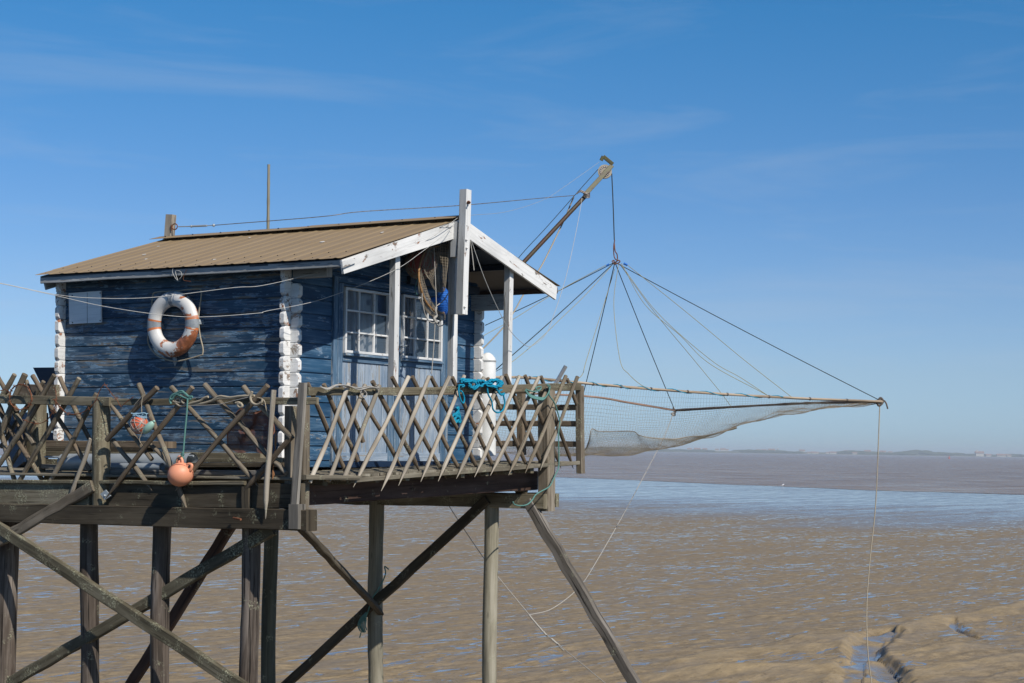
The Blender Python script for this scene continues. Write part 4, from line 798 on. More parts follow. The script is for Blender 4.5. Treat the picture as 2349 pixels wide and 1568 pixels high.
for k in range(5): mr.tube(smooth(LP('H', ((1955+k*3, 560), (1965-k*4, 700), (1945+k*4, 860), (1925, 1000+k*12), (1940-k*5, 1120+k*12)), -.02), 5), .005, 5)
tag(mr.obj('orange_twine', M['orange_tw']), 'ragged orange twine hanging behind the upright pale stake near the corner', 'twine')
# brown net patch: real meshes of twine on a rumpled surface
def net(fn, nu, nv, r, name, mm, parent=None, sub=1, diag=False):
    m = MB(); G = [[fn(i/nu, j/nv) for j in range(nv+1)] for i in range(nu+1)]; k = 3
    def line(L):
        L = [p for p in L if p is not None]
        if len(L) > 1: m.tube(L, r, 3, smooth=False, cap=False)
    if diag:
        for s_ in range(-nv, nu+1): line([G[s_+j][j] for j in range(nv+1) if 0 <= s_+j <= nu]); line([G[s_+j][nv-j] for j in range(nv+1) if 0 <= s_+j <= nu])
    else:
        for i in range(nu+1): line(G[i])
        for j in range(nv+1): line([G[i][j] for i in range(nu+1)])
    return m.obj(name, mm, parent)
q4 = LP('H', ((1495, 280), (1900, 330), (1880, 860), (1285, 800)), 0)
def bn(u, v):
    p = (q4[0].lerp(q4[1], u)).lerp(q4[3].lerp(q4[2], u), v); s_ = -.02+.03*math.sin(u*9+v*4)+.02*math.sin(v*13); return p-V3*s_+U3*(.03*math.sin(v*PI)*math.sin(u*PI))+UP*(.012*math.sin(u*12))
o = net(bn, 46, 46, .0021, 'net_patch', M['netbrown'], diag=True); tag(o, 'torn piece of rust-brown netting hanging on the side fence by the corner', 'net')
mr = MB(); mr.tube(smooth([bn(0, v) for v in np.linspace(0, 1, 8)], 4), .006, 5); mr.tube(smooth([bn(u, .36+.05*math.sin(u*5)) for u in np.linspace(0, 1, 8)], 4), .004, 5); mr.tube(smooth([bn(1, v) for v in np.linspace(0, 1, 8)], 4), .007, 5); mr.obj('hem', M['netbrown'], o)
# barbed wire
mr = MB()
def barb(pts, o_, r=.0045):
    P = smooth(LP('C', pts, o_), 6); mr.tube(P, r, 5)
    for i in range(3, len(P), 7):
        for k in range(2): d = Vector((random.uniform(-1, 1), random.uniform(-1, 1), random.uniform(-1, 1))).normalized()*.028; mr.tube([P[i]-d, P[i]+d], .0025, 4)
barb(((245, 640), (330, 672), (420, 682), (510, 640), (560, 560), (600, 450), (590, 300), (570, 300)), .08); barb(((600, 460), (680, 550), (760, 582), (860, 572), (950, 520), (1020, 440), (1060, 340), (1110, 270), (1140, 290), (1190, 360), (1250, 430), (1290, 500), (1340, 460), (1424, 400)), .09)
barb(((0, 330), (60, 320), (110, 355)), .06); barb([(220+118*math.cos(a)*(1+.04*math.sin(a*5)), 400+135*math.sin(a)) for a in np.linspace(0, 4*PI, 34)], .08, .007); barb(((560, 570), (520, 620), (600, 510), (575, 420), (640, 500), (700, 560)), .09)
tag(mr.obj('barbed_wire', M['rust']), 'rusty barbed wire coiled and strung along the left part of the fence', 'wire')
# ------------------------------------------------------------ on the deck behind the side fence
def lying(k, p0, p1, h, t, o_, mm, name, label, cat, grp=None):
    A, B = LF(z(k, *p0), o_), LF(z(k, *p1), o_); m = MB(); m.beam(A, B, h, t, V3, wob=.003); return tag(m.obj(name, M[mm]), label, cat, grp)
lying('3', (345, 617), (1250, 625), .075, .20, -.85, 'fence_dark', 'loose_plank', 'short dark plank on top of the timber stacked along the blue wall', 'plank')
lying('3', (340, 655), (1080, 662), .05, .20, -.82, 'beam', 'loose_plank', 'second plank down under the short dark one in the stack by the wall', 'plank')
lying('3', (330, 688), (1955, 705), .055, .2, -.78, 'mossy', 'loose_plank', 'long brownish plank lying along the wall just above the grey pipe', 'plank')
lying('3', (1340, 735), (2050, 738), .05, .2, -.70, 'mossy', 'loose_plank', 'long mossy board right of the pipe mouth, beside the wall foot', 'plank')
lying('3', (1340, 772), (2090, 772), .05, .2, -.62, 'beam', 'loose_plank', 'dark low board right of the buoy at the foot of the wall', 'plank')
lying('3', (330, 752), (480, 752), .07, .2, -.70, 'mossy', 'loose_plank', 'short mossy board end left of the grey pipe', 'plank')
lying('3', (330, 782), (640, 800), .05, .12, -.50, 'grey', 'loose_plank', 'tilted grey board below the left end of the grey pipe', 'plank')
lying('3', (770, 823), (2095, 832), .05, .13, -.16, 'grey', 'loose_plank', 'long grey board along the deck edge right behind the orange buoy', 'plank')
A, B = LF(z('3', 465, 752), -.45), LF(z('3', 1405, 752), -.45); m = MB(); n = 20; vs = []; ra = .095
R = thing('drain_pipe', A.lerp(B, .5)-UP*.1, 'wide grey pipe lying along the deck behind the side fence', 'pipe')
m.tube([A.lerp(B, i/8) for i in range(9)], ra, 24, cap=False); m.tube([A.lerp(B, i/8) for i in range(9)], ra*.93, 24, cap=False); m.obj('tube', M['galv'], R)
m = MB(); m.tube([A.lerp(B, .97), B-(B-A).normalized()*-.015], ra*1.03, 24, cap=False); m.obj('collar', M['galv'], R)
A, B = LF(z('3', 1190, 788), -.28), LF(z('3', 700, 786), -.28); m = MB(); m.tube([A, A.lerp(B, .5), B], .045, 20, cap=False); m.tube([A, B], .040, 20, cap=False); m.ball(A.lerp(B, .1), .038, n=12, m=6); tag(m.obj('small_pipe', M['galv']), 'thin dark-mouthed pipe tucked under the wide grey pipe', 'pipe')
A, B = LF(z('3', 330, 714), -.40), LF(z('3', 1420, 706), -.40); m = MB(); m.tube([A, A.lerp(B, .5), B], .011, 8); tag(m.obj('metal_rod', M['galv']), 'thin metal rod lying on top of the wide grey pipe', 'rod')
# dark blue upright boards beyond the rear corner of the hut
R = thing('dark_board', LF(z('C', 560, 850), -1.5), 'dark blue-black leaning board standing behind the left end of the hut', 'board')
m = MB(); m.poly(LP('C', ((352, 84), (575, 82), (598, 170), (600, 380), (520, 470), (505, 400)), -1.5), V3*.05); m.obj('panel', M['blue_dark'], R); m = MB(); m.poly(LP('C', ((490, 380), (600, 380), (605, 850), (570, 810), (520, 560)), -1.53), V3*.05); m.obj('leg', M['blue_dark'], R); m = MB(); m.beam(LF(z('C', 500, 810), -1.5), LF(z('C', 640, 850), -1.5), .1, .05, V3); m.obj('foot', M['blue_dark'], R)
m = MB(); m.poly(LP('C', ((60, 560), (255, 560), (255, 1090), (120, 1200)), -1.4), V3*.4); tag(m.obj('dark_box', M['blue_dark']), 'dark blue box low behind the crossed stakes at the far left', 'box')
m = MB(); m.beam(LF(z('C', 200, 320), -1.2), LF(z('C', 620, 330), -1.2), .14, .05, V3); tag(m.obj('brown_board', M['fence_dark']), 'brown board behind the stake tips left of the hut corner', 'board')
# tank and chrome tube at the right
c = HF(z('4', 1622, 705), .04); T = HF(z('2', 1622, 1278), .04); R = thing('white_tank', c, 'tall white cylinder with domed cap at the right corner of the hut', 'tank'); m = MB(); ra = .108
m.tube([c, c.lerp(T, .5), T, T+UP*.03, T+UP*.075, T+UP*.10], 0, 24, taper=[ra, ra, ra, ra*.93, ra*.6, ra*.25]); m.obj('body', M['tank'], R); m = MB(); m.tube([T-UP*.02, T+UP*.0], ra*1.04, 24); m.obj('rim', M['white_grey'], R)
A, B = EP(z('4', 2195, 48), -.1), EP(z('4', 2040, 320), -.1); m = MB(); m.tube([A, A.lerp(B, .5), B], .026, 16, cap=False); m.tube([A, B], .022, 16, cap=False); tag(m.obj('chrome_tube', M['chrome']), 'slanted shiny metal tube sticking up over the right end of the fence', 'tube')
# ropes on the porch fence
mr = MB()
for k in range(5): mr.tube(smooth(FP('4', [(400+random.uniform(-6, 6), 200), (450, 214+random.uniform(-8, 8)), (520, 190+random.uniform(-10, 10)), (600, 196+random.uniform(-10, 8)), (680, 214+random.uniform(-14, 10)), (760, 200+random.uniform(-14, 12)), (825, 216+random.uniform(-16, 14)), (800, 190)], .075+.006*k), 5), .006, 6)
mr.tube(smooth(FP('4', ((700, 210), (735, 250), (712, 280), (690, 240), (720, 200)), .09), 5), .006, 6)
tag(mr.obj('pale_cord', M['cord']), 'pale cord wound in loose turns round the first stakes of the front fence', 'cord')
def bunch(k, c0, rx, ry, nt, r, o_, mm, seed, extra=()):
    Rn = random.Random(seed); m = MB(); P = []
    for i in range(nt*9):
        a = 2*PI*i/9; q = Rn.uniform(.45, 1.05); P.append(FF(z(k, c0[0]+rx*q*math.cos(a)+Rn.uniform(-6, 6), c0[1]+ry*q*math.sin(a)+Rn.uniform(-5, 5)), o_+Rn.uniform(-.03, .035)))
    m.tube(smooth(P, 4), r, 7)
    for e in extra: m.tube(smooth(FP(k, e, o_+.02), 6), r, 7)
    return m
m = MB()
for c0, rx, ry, nt, sd in (((265, 145), 38, 26, 4, 1), ((380, 190), 60, 52, 6, 2), ((455, 175), 60, 40, 4, 3), ((620, 180), 90, 48, 8, 4), ((310, 150), 90, 14, 3, 5), ((520, 170), 90, 14, 3, 6), ((245, 205), 35, 14, 2, 7)):
    b2 = bunch('J', c0, rx, ry, nt, .0105, .085, M['cyan'], sd); base = len(m.v); m.v += b2.v; m.f += [tuple(i+base for i in f) for f in b2.f]; m.uv += b2.uv; m.sm += b2.sm
for e in (((215, 200), (212, 280), (235, 370), (265, 400), (275, 350), (258, 290), (235, 260)), ((530, 200), (545, 300), (585, 380), (600, 470), (650, 508), (710, 480), (732, 400), (722, 330), (715, 290)), ((640, 240), (670, 290), (700, 310), (730, 290), (690, 300), (665, 270), (700, 250))): m.tube(smooth(FP('J', e, .10), 6), .0105, 7)
tag(m.obj('cyan_rope', M['cyan']), 'bright blue rope bundled and knotted over the front fence rail', 'rope')
m = MB()
for k in range(6): m.tube(smooth(FP('J', [(975-k*2, 240+k*4), (1010, 300+k*5), (1090, 330+k*5), (1170, 340+k*4), (1225, 300-k*3), (1235, 240), (1215, 195)], .08+.005*k), 5), .009, 7)
m.tube(smooth(FP('J', ((980, 250), (1060, 270), (1130, 250), (1140, 215), (1080, 230), (1120, 270)), .1), 5), .009, 7); m.tube(smooth(FP('J', ((1215, 190), (1245, 210), (1235, 260), (1240, 320), (1290, 390), (1330, 500), (1355, 600), (1350, 650), (1340, 760), (1345, 1000), (1340, 1130), (1300, 1220), (1240, 1340), (1140, 1400), (1080, 1440), (1040, 1500), (980, 1550), (900, 1560), (840, 1545), (825, 1515)), .1), 5), .0085, 7)
tag(m.obj('green_rope', M['teal']), 'sea-green rope coiled on the front fence, its tail hanging to a beam end', 'rope')
m = MB(); m.tube(smooth(HP('J', ((185, 470), (205, 450), (200, 500), (170, 540), (215, 560), (225, 620), (180, 600), (150, 610), (190, 540), (205, 500), (225, 560)), .03), 5), .02, 7); m.tube(smooth(HP('J', ((160, 520), (130, 590), (170, 625), (210, 590)), .05), 5), .014, 7); tag(m.obj('cyan_rope', M['cyan']), 'small knotted hank of blue rope on the door behind the stakes', 'rope')
m = MB(); P = [CP(z('6', *p), .16) for p in ((768, 480), (742, 462), (748, 500), (735, 545), (700, 610), (660, 670), (640, 740), (620, 790))]; m.tube(smooth(P, 5), .0085, 7)
for k in range(6): m.tube(smooth([CP(z('6', *p), .17+.005*k) for p in ((628, 750), (590+k*7, 790+k*3), (575+k*9, 835), (590+k*8, 860+random.random()*20))], 4), .009, 6)
m.tube(smooth([CP(z('6', *p), .17) for p in ((600, 860), (590, 890), (585, 910))], 4), .008, 6); tag(m.obj('teal_rope', M['teal']), 'dark teal rope tied at the crossing of the braces under the platform', 'rope')
# ------------------------------------------------------------ bamboo pole behind the ridge
A, B = hit((616.5, 378), off(K, 4.6, V), U), hit((613, 700), off(K, 4.6, V), U); m = MB(); pts = [A.lerp(B, i/30) for i in range(31)]; m.tube(pts, .02, 10, taper=[.019*(1.12 if i % 4 == 0 else 1)*(1+.012*i) for i in range(31)]); tag(m.obj('bamboo_pole', M['bamboo']), 'thin upright bamboo pole rising behind the roof ridge', 'pole')
# ------------------------------------------------------------ boom with its pulley
RB = thing('lifting_boom', dep((1040, 800), 24.4), 'rusty olive lifting boom leaning out over the water with a pulley', 'crane')
pA, pB = dep((1113, 697), 24.8), dep(z('F', 470, 568), 25.45); d = (pB-pA).normalized(); base = pA-d*3.1
m = MB(); m.tube([base.lerp(pB, i/20) for i in range(21)], .031, 14); m.obj('pole', M['boom'], RB)
h0, h1, h2 = dep(z('F', 462, 555), 25.44), dep(z('F', 770, 222), 25.6), dep(z('F', 665, 118), 25.6); nrm = Vector((.05, 1, -.05)).normalized()
m = MB(); m.beam(h0, h1, .068, .012, nrm, wob=0); hp = m.obj('head_plate', M['olive'], RB); m = MB(); m.beam(h1+(h1-h0).normalized()*.02, h2, .055, .03, nrm, wob=0); m.beam(h2, dep(z('F', 640, 165), 25.6), .05, .04, nrm, wob=0); m.obj('bent_arm', M['olive'], RB)
pc = dep(z('F', 684, 298), 25.62); m = MB(); m.tube([pc-nrm*.02, pc-nrm*.014, pc+nrm*.014, pc+nrm*.02], 0, 36, taper=[.105, .098, .098, .105], smooth=False); pu = m.obj('pulley_wheel', plain('dusty_plastic', (.40, .36, .28), (.30, .26, .20), .7), RB)
g1 = Vector((1, 0, 0)); g1 = (g1-nrm*g1.dot(nrm)).normalized(); g2 = nrm.cross(g1); m = MB(); m2 = MB()
for i in range(15): a = 2*PI*i/15; q_ = pc+(g1*math.cos(a)+g2*math.sin(a))*.070-nrm*.0215; m.tube([q_, q_-nrm*.003], .013, 10); m2.tube([q_-nrm*.003, q_-nrm*.005], .007, 8)
m.obj('hub_bolts', plain('purple_rust', (.12, .05, .05)), pu); m2.obj('bolt_heads', M['tank'], pu); m = MB(); m.tube([pc-nrm*.045, pc-nrm*.02], .02, 10); m.obj('axle', M['dark'], pu)
m = MB()
for k in range(4): m.tube([pB+(Vector((math.cos(a)*.045, math.sin(a)*.05, math.sin(a)*.02+(k-1.5)*.022))) for a in np.linspace(0, 2*PI, 14)], .009, 6)
m.tube(smooth([dep(z('F', *p), 25.35) for p in ((350, 560), (390, 530), (430, 545), (478, 562), (440, 535), (400, 520), (380, 545))], 4), .011, 6); m.obj('rope_lashing', M['steel'], RB)
def line(pts, r, mm, name, label, cat='line', grp=None, parent=None, lab=True):
    m = MB(); m.tube(smooth(pts, 10), r, 5); o = m.obj(name, M[mm], parent)
    if lab: tag(o, label, cat, grp)
    return o
hub = dep((1410.5, 602), 25.5)
line([dep(z('F', 605, 270), 25.6), dep(z('F', 380, 520), 25.4), dep(z('F', 0, 950), 25.1), dep(z('7', 560, 1035), 25.0), dep((1150, 650), 24.8)], .0055, 'black', 'winch_line', 'dark winch line running close above the rusty boom up to its pulley', 'line')
line([dep(z('F', 765, 320), 25.6), dep(z('F', 780, 650), 25.55), dep(z('F', 795, 1100), 25.5)], .0085, 'black', 'hoist_cable', 'dark cable hanging from the boom pulley down to the net bridle', 'cable')
A = RP; s0 = hit(z('1', 1330, 299), RP, U)-V3*.05; s1 = hit(z('1', 1420, 296), RP, U)-V3*.04; s2 = hit(z('1', 1580, 288), RP, U)-V3*.03
RS = thing('backstay', s0, 'long stay cable from the rear ridge post to the boom, with turnbuckle', 'cable')
m = MB(); m.tube([s0, s1], .008, 6); m.tube([s1, s2], .006, 6); m.tube([s1, s1.lerp(s2, .7)], .013, 8); m.ball(s1, .018, n=8, m=6); m.ball(s2, .02, n=8, m=6); m.obj('turnbuckle', M['galv'], RS)
m = MB(); m.tube(smooth([s2, hit(z('1', 2349, 223), RP, U), dep(z('2', 700, 185), 21.3), dep(z('2', 1420, 140), 22.5), dep(z('7', 700, 550), 24.2), dep(z('F', 330, 577), 25.4)], 10), .0052, 6); m.obj('cable', M['steel'], RS)
line([dep(z('F', 610, 190), 25.6), dep(z('F', 580, 212), 25.55), dep(z('F', 200, 480), 25), dep(z('7', 760, 560), 24.2), dep(z('7', 450, 660), 22.5), dep(z('7', 150, 690), 21)], .0022, 'cord', 'faint_line', 'hair-thin slack line from the boom tip back to the mast', 'line')
line([dep(z('F', 415, 600), 25.4), dep(z('F', 395, 740), 25.3), dep(z('F', 330, 1080), 24.8), dep(z('F', 220, 1560), 24), dep(z('A', 1800, 910), 23), dep(z('A', 1710, 1120), 22.2), dep(z('A', 1560, 1245), 21.5), dep(z('A', 1470, 1238), 21.2), dep(z('A', 1320, 1100), 20.8), dep(z('A', 1200, 910), 20.5), dep(z('A', 1000, 470), 20.1), dep(z('A', 835, 0), 19.9)], .0038, 'cablew', 'slack_cable', 'slack pale cable hanging from the gable in a loop up to the boom', 'cable')
line([dep(z('A', 825, 0), 19.88), dep(z('A', 850, 180), 19.9), dep(z('A', 870, 360), 19.9)], .006, 'cord', 'short_cord', 'short cord end hanging free beside the mast under the gable', 'cord')
line([dep(z('F', 320, 590), 25.5), dep(z('F', 275, 700), 25.55), dep(z('F', 200, 880), 25.5), dep(z('F', 0, 1290), 25.2), dep(z('7', 720, 1150), 25), dep(z('7', 600, 1340), 24.7), dep(z('7', 510, 1500), 24.5), dep(z('A', 1200, 1050), 24.3), dep(z('A', 980, 1280), 24.2), dep((1090, 820), 24.1)], .011, 'beige', 'twisted_rope', 'thick grey twisted rope running from the boom down behind the porch', 'rope')
# ------------------------------------------------------------ lift net with its frame and bridles
A_, B_, C_, E_, G_ = dep((1130, 866), 22.6), dep((2024, 922), 25.2), dep((1548, 942), 28.5), dep((1337, 909), 27.5), dep((1030, 896), 25.6)
RN = thing('lift_net', Vector((1.7, 25.8, EYE-.1)), 'square fishing lift net on thin poles hanging level beyond the porch', 'fishing net')
edge1 = smooth([A_, dep((1215, 867.5), 22.8), dep(z('8', 375, 153), 23.2), dep(z('8', 740, 184), 23.65), dep(z('8', 1220, 218), 24.2), dep(z('8', 1740, 246), 24.8), B_], 6)
m = MB(); m.tube(edge1, .0185, 10, wob=.05); m.obj('pole', M['barpale'], RN)
m = MB(); m.tube(smooth([G_, E_, dep(z('8', 600, 270), 28.0), C_], 6), .0175, 10, wob=.05); m.obj('pole', M['barpink'], RN)
edge3 = smooth([C_, dep(z('8', 1245, 298), 27.6), dep(z('8', 1640, 277), 26.6), dep(z('8', 1850, 270), 26.0), B_], 6); m = MB(); m.tube(edge3, .020, 8, wob=.25); m.obj('pole', M['bardark'], RN)
m = MB(); m.tube([A_, G_], .018, 8); m.obj('pole', M['barpink'], RN)
m = MB()
for i in range(3, len(edge1)-1, 3): d = (edge1[i+1]-edge1[i]).normalized(); m.tube([edge1[i]-d*.012, edge1[i]+d*.012], .024, 8)
m.obj('rope_ties', M['bardark'], RN)
m = MB(); P = []
for i in range(60): q_ = i/59; k = 6+q_*22; j = int(k); a = edge1[j].lerp(edge1[j+1], k-j); P.append(a+Vector((0, math.cos(i*.9)*.024, math.sin(i*.9)*.024)))
m.tube(P, .006, 5); m.obj('blue_twine', M['cyan'], RN)
m = MB(); m.tube(smooth([dep(z('8', *p), 25.2) for p in ((2150, 258), (2200, 255), (2220, 275), (2230, 310))], 4), .012, 6); m.tube(smooth([dep(z('8', *p), 25.2) for p in ((2165, 265), (2185, 240), (2200, 265), (2175, 290), (2160, 265))], 4), .018, 6); m.obj('corner_lashing', M['bardark'], RN)
m = MB(); m.tube(smooth([dep(z('8', *p), 28.5) for p in ((880, 300), (895, 330), (870, 340), (890, 350), (885, 310))], 4), .018, 6); m.obj('corner_lashing', M['cord'], RN)
for tgt, r, mm in ((dep((1113, 747), 26.0), .0066, 'black'), (G_, .0085, 'black') if 0 else (dep((1122, 862), 22.6), .0066, 'black'), (E_, .0066, 'black'), (C_, .007, 'black'), (B_, .0066, 'black')):
    m = MB(); e = (tgt-hub); m.tube([hub+e*(i/8)-UP*.02*math.sin(PI*i/8) for i in range(9)], r, 6); m.obj('bridle', M[mm], RN)
for pts in ([(z('F', 700, 1395), 25.3), (z('8', -300, -240), 24.9) if 0 else (z('A', 1850, 610), 25.2), (z('A', 1340, 930), 24.6), (z('A', 980, 1130), 24.2), ((1060, 800), 24)], [(z('F', 760, 1410), 25.4), (z('A', 2190, 640), 25), (z('A', 1900, 920), 24.6), (z('A', 1640, 1170), 24), (z('A', 1320, 1435), 23.4), (z('2', 1660, 1370), 22.8)],
            [(z('F', 845, 1380), 25.5), ((1408, 700), 25.2), (z('8', 545, 0), 24), (z('8', 600, 90), 23.8), (z('8', 680, 160), 23.7), (z('8', 740, 180), 23.65)], [(z('F', 800, 1440), 25.5), ((1385, 700), 25.4), (z('8', 335, 0), 22.6), (z('8', 310, 90), 22.3), (z('8', 270, 128), 22)],
            [(z('F', 860, 1385), 25.5), ((1500, 715), 26), (z('8', 1010, 0), 27), (z('8', 1180, 208), 27.4), (z('8', 1245, 296), 27.6)], [(z('F', 870, 1385), 25.5), ((1510, 720), 25), (z('8', 1115, 0), 24.4), (z('8', 1300, 110), 24.4), (z('8', 1475, 225), 24.5)],
            [(z('F', 950, 1395), 25.5), ((1570, 713), 25.1), (z('8', 1325, 0), 24.8), (z('8', 1625, 235), 24.7)], [(z('F', 940, 1395), 25.5), (z('8', 1705, 0), 25.3), (z('8', 2175, 245), 25.2)][:1]+[((1700, 820), 25.1), (z('8', 1850, 268), 26)] if 0 else [(z('F', 880, 1375), 25.5), ((1480, 700), 25.3), ((1560, 770), 25), ((1628, 835), 24.6), (z('8', 1475, 225), 24.5)]):
    m = MB(); m.tube(smooth([dep(p, Y_) for p, Y_ in pts], 8), .0044, 5); m.obj('bridle', M['yellow'], RN)
m = MB(); m.tube(smooth([dep(z('F', *p), 25.48) for p in ((800, 1100), (788, 1180), (795, 1300), (830, 1335), (828, 1270), (805, 1230), (795, 1140))], 4), .009, 6); m.tube(smooth([dep(z('F', *p), 25.5) for p in ((765, 1355), (790, 1340), (800, 1365), (845, 1340), (860, 1360), (800, 1385), (775, 1360))], 4), .010, 6); m.obj('shackle', M['rust'], RN)
m = MB(); m.tube([dep(z('F', 905, 1375), 25.5), dep(z('F', 950, 1397), 25.5)], .018, 6); m.tube([dep(z('F', 700, 1405), 25.4), dep(z('F', 735, 1385), 25.4)], .014, 6); m.obj('whipping', M['netblue'], RN)
# netting: sagging surface between the near pole and the far poles
far_ = smooth([G_, E_, C_], 20)+smooth([C_, dep(z('8', 1640, 277), 26.6), B_], 20)[1:]
def alen(P): L = [0]; [L.append(L[-1]+(a-b).length) for a, b in zip(P[1:], P[:-1])]; return L
def samp(P, L, q):
    x = q*L[-1]; k = min(len(P)-2, max(0, int(np.searchsorted(L, x)-1))); return P[k].lerp(P[k+1], (x-L[k])/(L[k+1]-L[k]+1e-9))
Ln, Lf = alen(edge1), alen(far_)
sil = [(900, 1020), (1130, 1040), (1200, 1046), (1335, 1047), (1400, 1046.5), (1480, 1037), (1550, 1026), (1620, 1003), (1700, 976), (1800, 950), (1900, 937), (1960, 931), (2030, 923)]
def sag(q):
    a = samp(edge1, Ln, q); b_ = samp(far_, Lf, q); mid = a.lerp(b_, .5); px = 1174.5+F*mid.x/mid.y; yb = np.interp(px, [s[0] for s in sil], [s[1] for s in sil]); return max(0, mid.z-dep((px, yb), mid.y).z)
SG = [sag(i/100) for i in range(101)]
def netf(u, v):
    a = samp(edge1, Ln, u); b_ = samp(far_, Lf, u); p = a.lerp(b_, v); k = np.interp(u*100, range(101), SG); w_ = (1-(2*v-1)**2)**.75
    return p-UP*(k*w_)+Vector((.012*math.sin(v*31+u*9)+.01*math.sin(u*71+v*5), .02*math.sin(u*40+v*9), (.016*math.sin(v*11+u*31)+.010*math.sin(u*57-v*8)+.008*math.sin(u*97+v*21))*w_))
net(netf, 150, 66, .00105, 'netting', M['net'], RN)
top_ = [((1225, 1043), .5), ((1300, 1044), .5), ((1338, 1036), .5), ((1350, 1015), .5), ((1357, 986), .5), ((1372, 990), .5), ((1400, 991), .5), ((1452, 991), .5), ((1467, 1000), .5), ((1500, 1006), .5), ((1550, 1008), .5), ((1580, 1003), .5), ((1620, 1000), .5), ((1660, 990), .5), ((1690, 981), .5)]
bot_ = [(1225, 1044), (1300, 1047), (1335, 1047), (1345, 1047), (1352, 1047), (1372, 1047), (1400, 1046), (1452, 1041), (1467, 1038), (1500, 1034), (1550, 1026), (1580, 1017), (1620, 1004), (1660, 992), (1690, 982)]
Tp = [dep(p, 25.9+.15*math.sin(i*1.3)) for i, (p, _) in enumerate(top_)]; Bp = [dep(p, 25.5) for p in bot_]
Tp = smooth(Tp, 6); Bp = smooth(Bp, 6); Lt, Lb = alen(Tp), alen(Bp)
def flap(u, v): a = samp(Bp, Lb, u); b_ = samp(Tp, Lt, u); return a.lerp(b_, v)+Vector((0, .10*math.sin(u*22+v*5)*v, -.0+.015*math.sin(u*30)*math.sin(PI*v)))
net(flap, 150, 22, .0015, 'fine_netting', M['netfine'], RN)
def belly(u, v): p = netf(.14+.30*u, .30+.42*v); return p+UP*.006
net(belly, 60, 26, .0013, 'fine_netting', M['netfine'], RN)
m = MB(); m.tube([p+UP*.003 for p in Tp], .007, 5); m.tube([netf(u, .5) for u in np.linspace(.3, 1, 60)], .006, 5); m.obj('head_rope', M['net'], RN)
line([dep(z('8', 878, 345), 28.5), dep(z('8', 825, 480), 28.2), dep(z('8', 770, 590), 27.6), dep(z('8', 560, 985), 26.2), dep(z('8', 355, 1340), 25), dep(z('6', 1970, 585), 24), dep(z('6', 1900, 655), 23.7), dep(z('6', 1780, 735), 23.4), dep(z('6', 1655, 766), 23.2)], .0066, 'cord', 'mooring_rope', 'pale rope curving down from the net corner behind the slanting prop', 'rope')
line([dep(z('6', 1140, 70), 22.9), dep(z('6', 1240, 225), 23), dep(z('6', 1370, 415), 23.1), dep(z('6', 1470, 545), 23.1), dep(z('6', 1660, 775), 23.2), dep(z('6', 1760, 890), 23), dep(z('6', 1850, 965), 22.6), dep(z('6', 2130, 1196), 21.5), dep(z('6', 2300, 1330), 21), dep((1640, 1800), 20), dep((1760, 2085), 19.9)], .0058, 'cord', 'knotted_rope', 'thin knotted rope slanting down under the platform to the right', 'rope')
m = MB(); m.tube(smooth([dep(z('6', *p), 23) for p in ((1650, 765), (1665, 785), (1720, 850), (1760, 895), (1740, 870), (1770, 905))], 4), .013, 6); m.tube(smooth([dep(z('6', *p), 22.7) for p in ((1790, 915), (1840, 960), (1870, 990), (1820, 940))], 4), .015, 6); tag(m.obj('rope_knot', M['cord']), 'lumpy knots on the thin rope below the platform at right', 'rope')
line([dep(z('8', 2180, 285), 25.2), dep((2009, 1150), 25.1), dep((1995, 1290), 25.0), dep((1988, 1400), 24.9), dep((1991, 1500), 24.8), dep((1999, 1568), 24.8), dep((2003, 1640), 24.7), dep((2010, 1760), 24.7), dep((2014, 1892), 24.7)], .0085, 'beige', 'hanging_rope', 'long grey twisted rope hanging straight down from the far right net corner', 'rope')
# two pale wires sagging from the left to the gable
a0, a1 = dep(z('2', 1400, 232), 19.75), dep(z('2', 1385, 262), 19.7)
line([dep((-60, 643), 17.6), dep((0, 650), 17.6), dep(z('1', 405, 793), 17.7), dep(z('1', 700, 820), 17.8), dep(z('1', 1120, 815), 17.9), dep(z('1', 1700, 745), 18.1), dep(z('2', 0, 722), 18.3), dep(z('2', 550, 590), 18.7), dep(z('2', 940, 500), 19.1), dep(z('2', 1200, 380), 19.4), a0], .0031, 'cablew', 'upper_wire', 'upper of two pale sagging wires crossing in front of the blue wall', 'wire')
line([dep((-60, 643.5), 17.5), dep((0, 651), 17.5), dep(z('1', 380, 795), 17.6), dep(z('1', 760, 880), 17.7), dep(z('1', 1200, 945), 17.8), dep(z('1', 1500, 958), 17.9), dep(z('1', 1900, 930), 18.1), dep(z('2', 0, 915), 18.2), dep(z('2', 400, 830), 18.5), dep(z('2', 900, 635), 18.95), dep(z('2', 1140, 480), 19.2), dep(z('2', 1330, 330), 19.5), a1], .0031, 'cablew', 'lower_wire', 'lower of two pale sagging wires crossing in front of the lifebuoy', 'wire')
line([a0+Vector((-.02, -.02, -.03)), dep(z('2', 1180, 340), 19.5), dep(z('2', 880, 430), 19.2), dep(z('2', 600, 500), 18.9), dep(z('2', 480, 560), 18.6)], .003, 'black', 'dark_wire', 'thin dark wire stretched along the left white gable board', 'wire')
